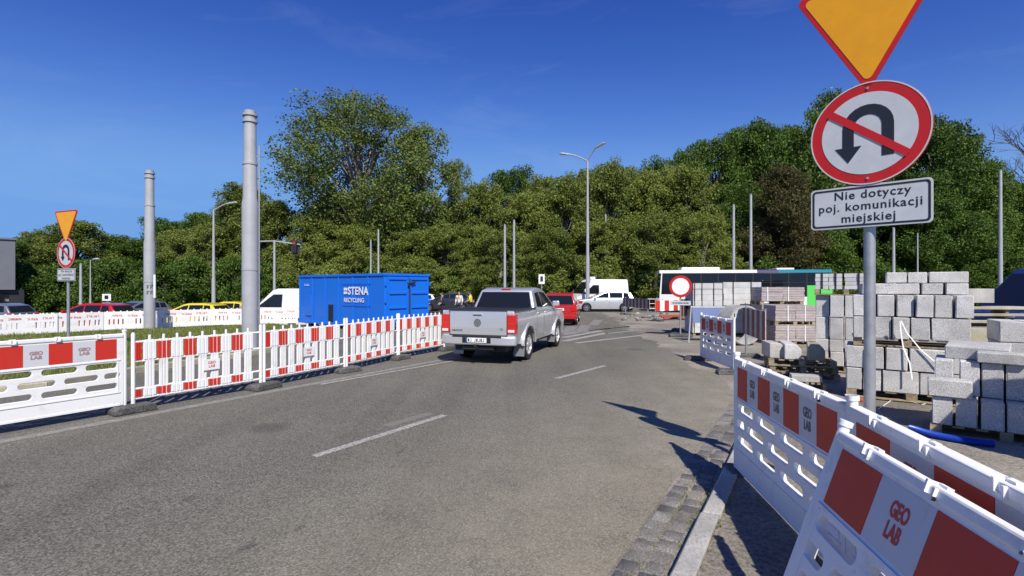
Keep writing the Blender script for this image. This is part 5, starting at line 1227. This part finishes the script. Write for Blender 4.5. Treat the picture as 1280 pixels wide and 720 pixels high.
# blue corrugated hose and the loose white strap
A_ = Vector(G(1138, 541, .06)); B_ = Vector(G(1190, 556, .06)); C_ = Vector(G(1242, 560, .06)); pts = []; rs = []
N = 150
for k in range(N+1):
    t_ = k/N; p = (A_*(1-t_)**2+(B_+Vector((0, -.0, 0)))*2*t_*(1-t_)+C_*t_*t_); p.z = yard_z(p.y)+.040+.02*math.exp(-(t_*5)**2); pts.append(p); rs.append(.042 if k % 2 else .035)
hs_ = thing('corrugated_hose', 'blue corrugated hose lying on the ground below the granite stack', 'hose', tuple(pts[0])); 
MB().tube([p-pts[0] for p in pts], rs, 12).build('hose_wall', 'hose_blue', hs_, smooth=50)
MB().cyl(Vector((-.02, .004, .002)), Vector((.012, -.002, 0)), .030, n=14).build('hose_end', 'strap_white', hs_, smooth=40)
wp = [pts[20]+Vector((.02, .10, -.03)), pts[60]+Vector((0, .085, -.03)), pts[100]+Vector((0, .08, -.03))]
tag(MB().tube(wp, .018, 8).build('white_pipe', 'strap_white', None, smooth=40), 'thin white pipe lying behind the blue hose', 'pipe')
def strip(pts, w, name, m, label, cat):
    pts = [Vector(p) for p in pts]; mb = MB(); V = []
    for p in pts: V += [p+Vector((-w/2, .0, 0)), p+Vector((w/2, .0, 0)), p+Vector((w/2, .004, 0)), p+Vector((-w/2, .004, 0))]
    F = []
    for i in range(len(pts)-1):
        for k in range(4): F.append((i*4+k, i*4+(k+1) % 4, i*4+4+(k+1) % 4, i*4+4+k))
    F += [(0, 1, 2, 3), tuple(range(len(V)-4, len(V)))]
    mb.add(V, F); return tag(mb.build(name, m), label, cat)
s0 = loc_on(K2, SA, .62, -.10); zz = yz+.02+PH+.72+PH
strip([(s0[0], s0[1], zz+.30), (s0[0]+.0, s0[1]-.02, zz+.1), (s0[0]+.03, s0[1]-.03, zz-.12), (s0[0]+.06, s0[1]-.12, zz-.35), (s0[0]+.07, s0[1]-.16, zz-.6)], .022, 'loose_strap', 'strap_white', 'white plastic strap hanging straight down the granite stack', 'strap')
strip([(s0[0]+.012, s0[1]-.006, zz+.30), (s0[0]+.08, s0[1]-.05, zz+.1), (s0[0]+.22, s0[1]-.15, zz-.15), (s0[0]+.40, s0[1]-.30, zz-.38)], .02, 'loose_strap', 'strap_white', 'white plastic strap hanging slantwise across the granite stack', 'strap')
cb_ = [Vector(G(1170-k*9, 497+math.sin(k*.9)*7+k*1.2, .02)) for k in range(9)]
tag(MB().tube([Vector((p.x, p.y, yard_z(p.y)+.012)) for p in cb_], .006, 6).build('cable', 'strap_white', None, smooth=40), 'thin pale cable curling on the ground before the granite stack', 'cable')
g = G(1069, 506, .05); tag(MB().lathe([(.0, .07), (.03, .065), (.05, .03), (.045, 0)], n=10, ax='z').build('brick_lump', 'rust_red', None, (g[0]+.35, g[1]+.4, yard_z(g[1])), smooth=30), 'orange brick lump lying behind the barrier joint', 'brick')
# gravel grains on the yard and the road edge
gv = MB(); r8 = random.Random(88)
for _ in range(1500):
    y = 2.4+r8.random()**1.5*11; x = yard_left(y)+r8.random()*5 if r8.random() < .7 else yard_left(y)-.5-abs(r8.gauss(0, .35))
    if x < -1: continue
    z_ = yard_z(y) if x > yard_left(y) else .001; s = r8.uniform(.002, .007)
    gv.box((x, y, z_+s*.3), (s*2, s*1.5, s), (r8.uniform(-.5, .5), r8.uniform(-.5, .5), r8.uniform(0, 3)))
tag(link('gravel', gv.mesh('gravel', 'sand', fix=False)), 'loose gravel scattered over the yard behind the kerb', 'gravel', kind='stuff')

# ================================================================= TREES
def leaves_mesh(name, centers, radii, counts, size, m, rng, flat=.75, up=.35):
    C = np.repeat(np.array(centers), counts, axis=0); Rr = np.repeat(np.array(radii), counts); n = len(C)
    v = rng.normal(size=(n, 3)); v /= np.linalg.norm(v, axis=1)[:, None]; rad = rng.random(n)**.45
    off = v*(Rr*rad)[:, None]; off[:, 2] *= flat; P = C+off
    nr = rng.normal(size=(n, 3))*1.0+v*.35; nr[:, 2] += up; nr[:, 1] -= .15; nr /= np.linalg.norm(nr, axis=1)[:, None]
    a = np.cross(nr, rng.normal(size=(n, 3))); a /= np.linalg.norm(a, axis=1)[:, None]; b = np.cross(nr, a)
    s = (size*rng.uniform(.55, 1.25, n))[:, None]
    V = np.stack([P-a*s, P+b*s*.62, P+a*s, P-b*s*.62], 1).reshape(-1, 3)
    me = bpy.data.meshes.new(name); me.vertices.add(4*n); me.vertices.foreach_set('co', V.astype(np.float32).ravel())
    me.loops.add(4*n); me.loops.foreach_set('vertex_index', np.arange(4*n, dtype=np.int32)); me.polygons.add(n)
    me.polygons.foreach_set('loop_start', np.arange(0, 4*n, 4, dtype=np.int32)); me.update(calc_edges=True); me.materials.append(MATS[m]); return me
def tree_kind(seed, H, Rw, base, m, barkm, nlobe=16, nleaf=15000, lsize=.2, clump=1.0, gap=0., narrow=1.):
    rng = np.random.default_rng(seed); r = random.Random(seed)
    lobes = []
    for k in range(nlobe):
        t_ = (k+.5)/nlobe; z = base+(H-base)*(.08+.84*t_); prof = math.sin(math.pi*min(1, (.12+.80*t_)**.8))**.65*narrow+.06
        a = k*2.4+r.uniform(-.5, .5); rr = Rw*prof*r.uniform(.35, .86); lr = Rw*r.uniform(.22, .46)*(1.1-.35*t_)
        lobes.append((Vector((rr*math.cos(a), rr*math.sin(a), z)), lr))
    lobes.append((Vector((0, 0, H-Rw*.32)), Rw*.36))
    cen, rad, cnt = [], [], []
    tot = 0
    for c, lr in lobes:
        k = max(5, int(lr*lr*4.2/clump/clump))
        for _ in range(k):
            d = Vector((r.gauss(0, 1), r.gauss(0, 1), r.gauss(.25, .9))).normalized(); p = c+Vector((d.x*lr, d.y*lr, d.z*lr*.85))*r.uniform(.35, 1.12)
            if p.z < base*.8 or r.random() < gap: continue
            cen.append(tuple(p)); rad.append(clump*r.uniform(.5, 1.6)); cnt.append(1)
    per = nleaf/sum(x*x for x in rad); cnt = [max(6, int(per*x*x)) for x in rad]
    crown = leaves_mesh('crown', cen, rad, cnt, lsize, m, rng)
    mb = MB(); tr_ = Rw*.045+.10; lean = Vector((r.uniform(-.03, .03), r.uniform(-.03, .03), 0))
    tp = [Vector((0, 0, -.3))+lean*0]+[Vector((lean.x*H*f+r.gauss(0, .06), lean.y*H*f+r.gauss(0, .06), H*f)) for f in (.12, .28, .45, .62, .78, .9)]
    trs = [tr_*1.5, tr_*1.1, tr_*.95, tr_*.75, tr_*.5, tr_*.28, tr_*.12]; mb.tube(tp, trs, 9)
    for c, lr in lobes:
        f = max(.14, (c.z/H)*.62); k = f*6.6; i = min(5, int(k)); s_ = tp[i].lerp(tp[min(6, i+1)], min(1, k-i)) if i else tp[1]
        q = s_.lerp(c, .5)+Vector((r.gauss(0, .2), r.gauss(0, .2), r.uniform(.1, .6))); mb.tube([s_, q, c, c+(c-q)*.5+Vector((0, 0, .3))], [tr_*.42, tr_*.30, tr_*.16, tr_*.05], 6)
    trunk = mb.mesh('trunk', barkm, 60)
    return crown, trunk, H, Rw
KIN = {}
KIN['o'] = [tree_kind(11, 15, 4.6, .6, 'leaf_olive', 'bark', 30, 66000, .118, .62, .05), tree_kind(12, 14, 5.0, .5, 'leaf_olive', 'pale_bark', 32, 68000, .118, .62, .05), tree_kind(13, 13, 4.4, .5, 'leaf_olive', 'bark', 28, 60000, .115, .6, .05)]
KIN['d'] = [tree_kind(21, 17, 5.5, 1.5, 'leaf_dark', 'bark', 30, 64000, .13, .75), tree_kind(22, 16, 5.2, 1.5, 'leaf_dark', 'bark', 28, 62000, .13, .75)]
KIN['c'] = [tree_kind(31, 14, 4.6, 1.0, 'leaf_copper', 'bark', 26, 50000, .12, .65)]
KIN['s'] = [tree_kind(41, 23, 7.6, 6.0, 'leaf_sparse', 'pale_bark', 44, 60000, .125, .68, .10), tree_kind(42, 17, 4.0, 5.0, 'leaf_sparse', 'pale_bark', 20, 19000, .12, .7, .2)]
KIN['u'] = [tree_kind(51, 4.5, 2.9, .1, 'leaf_olive', 'bark', 14, 16000, .115, .6), tree_kind(52, 4.2, 2.8, .1, 'leaf_dark', 'bark', 14, 16000, .12, .6)]
# bare purplish tree
r = random.Random(61); mb = MB()
def twigs(p, d, L_, rad, lv):
    q = p+d*L_; mb.tube([p, p.lerp(q, .5)+Vector((r.gauss(0, .04), r.gauss(0, .04), 0))*L_, q], [rad, rad*.8, rad*.6], 5 if lv > 2 else 3)
    if lv == 0: return
    for _ in range(3 if lv > 1 else 4):
        e = (d+Vector((r.gauss(0, .5), r.gauss(0, .5), r.gauss(.15, .35)))).normalized(); twigs(p.lerp(q, r.uniform(.55, 1)), e, L_*r.uniform(.6, .82), rad*.6, lv-1)
twigs(Vector((0, 0, -.3)), Vector((0, 0, 1)), 5., .28, 6)
BARE = mb.mesh('branches', 'twig', 60, fix=False)
TLAB = {'o': ('olive green leafy tree in the wood beyond the road', 'olive trees of the wood'), 'd': ('dark green dense tree in the wood beyond the road', 'dark trees of the wood'), 'c': ('brownish copper leaved tree behind the bus', None),
        's': ('', None), 'u': ('low leafy shrub at the foot of the wood', 'shrubs along the wood edge')}
def where(px):
    for lim, s in ((60, 'behind the grey building corner'), (150, 'behind the left sign post'), (240, 'behind the tram pole in the grass'), (350, 'behind the thick tram pole by the fence'), (545, 'behind the blue container'), (600, 'behind the people'), (690, 'above the silver pickup'), (800, 'behind the white high roof van'), (930, 'behind the front half of the bus'), (1060, 'behind the rear half of the bus'), (1160, 'behind the big sign post')):
        if px < lim: return s
    return 'behind the blue van'
def put_tree(kind, px, topy, wpx, Y, label=None, idx=None, name=None):
    i = idx if idx is not None else rnd.randrange(len(KIN[kind])); crown, trunk, H, Rw = KIN[kind][i]
    x = AX(px, Y); z = dip(x, Y)+.0; h = HZ(topy, Y)-z; w = wpx/FPX*Y/2
    t_ = thing(name or ('shrub' if kind == 'u' else 'tree'), label or {'o': 'olive green leafy tree ', 'd': 'dark green dense tree ', 'u': 'low leafy shrub at the wood edge '}.get(kind, '')+where(px), 'shrub' if kind == 'u' else 'tree', (x, Y, z), rnd.uniform(0, 6.28) if label is None else .6, None if label else TLAB[kind][1])
    t_.scale = (w/Rw*.93, w/Rw*.93, h/H*.975)
    share(trunk, 'trunk', t_); share(crown, 'crown', t_); return t_
T = []
for a in (('d', -40, 300, 120, 74), ('o', 48, 285, 90, 66), ('o', 95, 272, 105, 63), ('d', 22, 300, 80, 60), ('d', 150, 292, 90, 66), ('d', 205, 270, 95, 66), ('d', 252, 262, 90, 64), ('o', 225, 282, 80, 58), ('o', 262, 275, 80, 56), ('o', 303, 226, 105, 60), ('o', 345, 246, 90, 55),
          ('d', 180, 300, 100, 72), ('d', 300, 250, 120, 72), ('o', 395, 262, 95, 53), ('d', 420, 236, 120, 66), ('o', 448, 275, 90, 52), ('o', 500, 236, 110, 56), ('o', 515, 285, 100, 50), ('d', 640, 206, 100, 66), ('o', 560, 278, 90, 50), ('o', 600, 222, 90, 57),
          ('o', 655, 236, 100, 54), ('o', 625, 285, 90, 49), ('o', 705, 214, 105, 55), ('o', 690, 280, 95, 49.5), ('o', 762, 196, 105, 55), ('o', 750, 270, 110, 50), ('o', 815, 206, 110, 55), ('o', 865, 204, 105, 54), ('o', 820, 262, 110, 50), ('o', 878, 262, 90, 50), ('d', 820, 198, 110, 68), ('d', 720, 215, 120, 70),
          ('d', 893, 166, 115, 64), ('d', 955, 146, 120, 64), ('d', 915, 225, 100, 56), ('d', 1005, 165, 110, 70), ('d', 1010, 235, 110, 54), ('d', 1100, 148, 120, 62), ('d', 1090, 220, 120, 54), ('d', 1172, 140, 135, 57), ('d', 1150, 215, 120, 52), ('d', 1228, 196, 100, 55), ('d', 1215, 262, 100, 50), ('d', 1285, 222, 110, 54), ('d', 1350, 190, 140, 58),
          ('d', -20, 320, 110, 56), ('d', 470, 262, 130, 70), ('d', 560, 250, 120, 70), ('d', 900, 270, 110, 66), ('d', 60, 320, 110, 70), ('d', 130, 322, 110, 58), ('d', 205, 318, 100, 56), ('d', 858, 184, 80, 62), ('d', 925, 152, 80, 66), ('d', 985, 150, 90, 68), ('d', 1028, 132, 80, 66), ('d', 1078, 138, 90, 66), ('d', 1135, 146, 90, 64), ('d', 1205, 164, 90, 60), ('o', 735, 206, 80, 60), ('o', 785, 204, 80, 60), ('o', 675, 216, 80, 60), ('o', 840, 200, 80, 60)):
    put_tree(*a)
put_tree('s', 452, 116, 226, 57, 'tallest airy tree with long spreading limbs above the blue container', 0)
put_tree('s', 528, 150, 112, 56, 'airy light green tree right beside the tallest one', 1)
put_tree('s', 572, 196, 60, 58, 'thin half bare tree with a pale trunk beside the airy trees', 1)
put_tree('c', 983, 206, 110, 51, 'brownish copper leaved tree behind the bus', 0)
ch = put_tree('d', 1050, 104, 120, 59, 'tall chestnut with pale blossoms rising behind the round sign', 0)
rng = np.random.default_rng(5); crown, trunk, H, Rw = KIN['d'][0]
ids = rng.choice(len(crown.vertices)//4, 420, replace=False); co = np.array([crown.vertices[int(i)*4].co[:] for i in ids]); 
link('blossoms', leaves_mesh('blossoms', [tuple(c) for c in co], [.16]*len(co), [5]*len(co), .09, 'blossom', rng), ch)
Y = 57; bt = thing('bare_tree', 'bare purplish tree at the right above the blue van', 'tree', (AX(1290, Y), Y, 0)); s_ = HZ(152, Y)/max(v.co.z for v in BARE.vertices); bt.scale = (s_, s_, s_); share(BARE, 'branches', bt)
for k in range(30):
    px = -30+k*45+rnd.uniform(-12, 12); put_tree('u', px, rnd.uniform(318, 338), rnd.uniform(60, 80), rnd.uniform(48, 51.5), idx=0 if 330 < px < 900 and rnd.random() < .75 else 1)
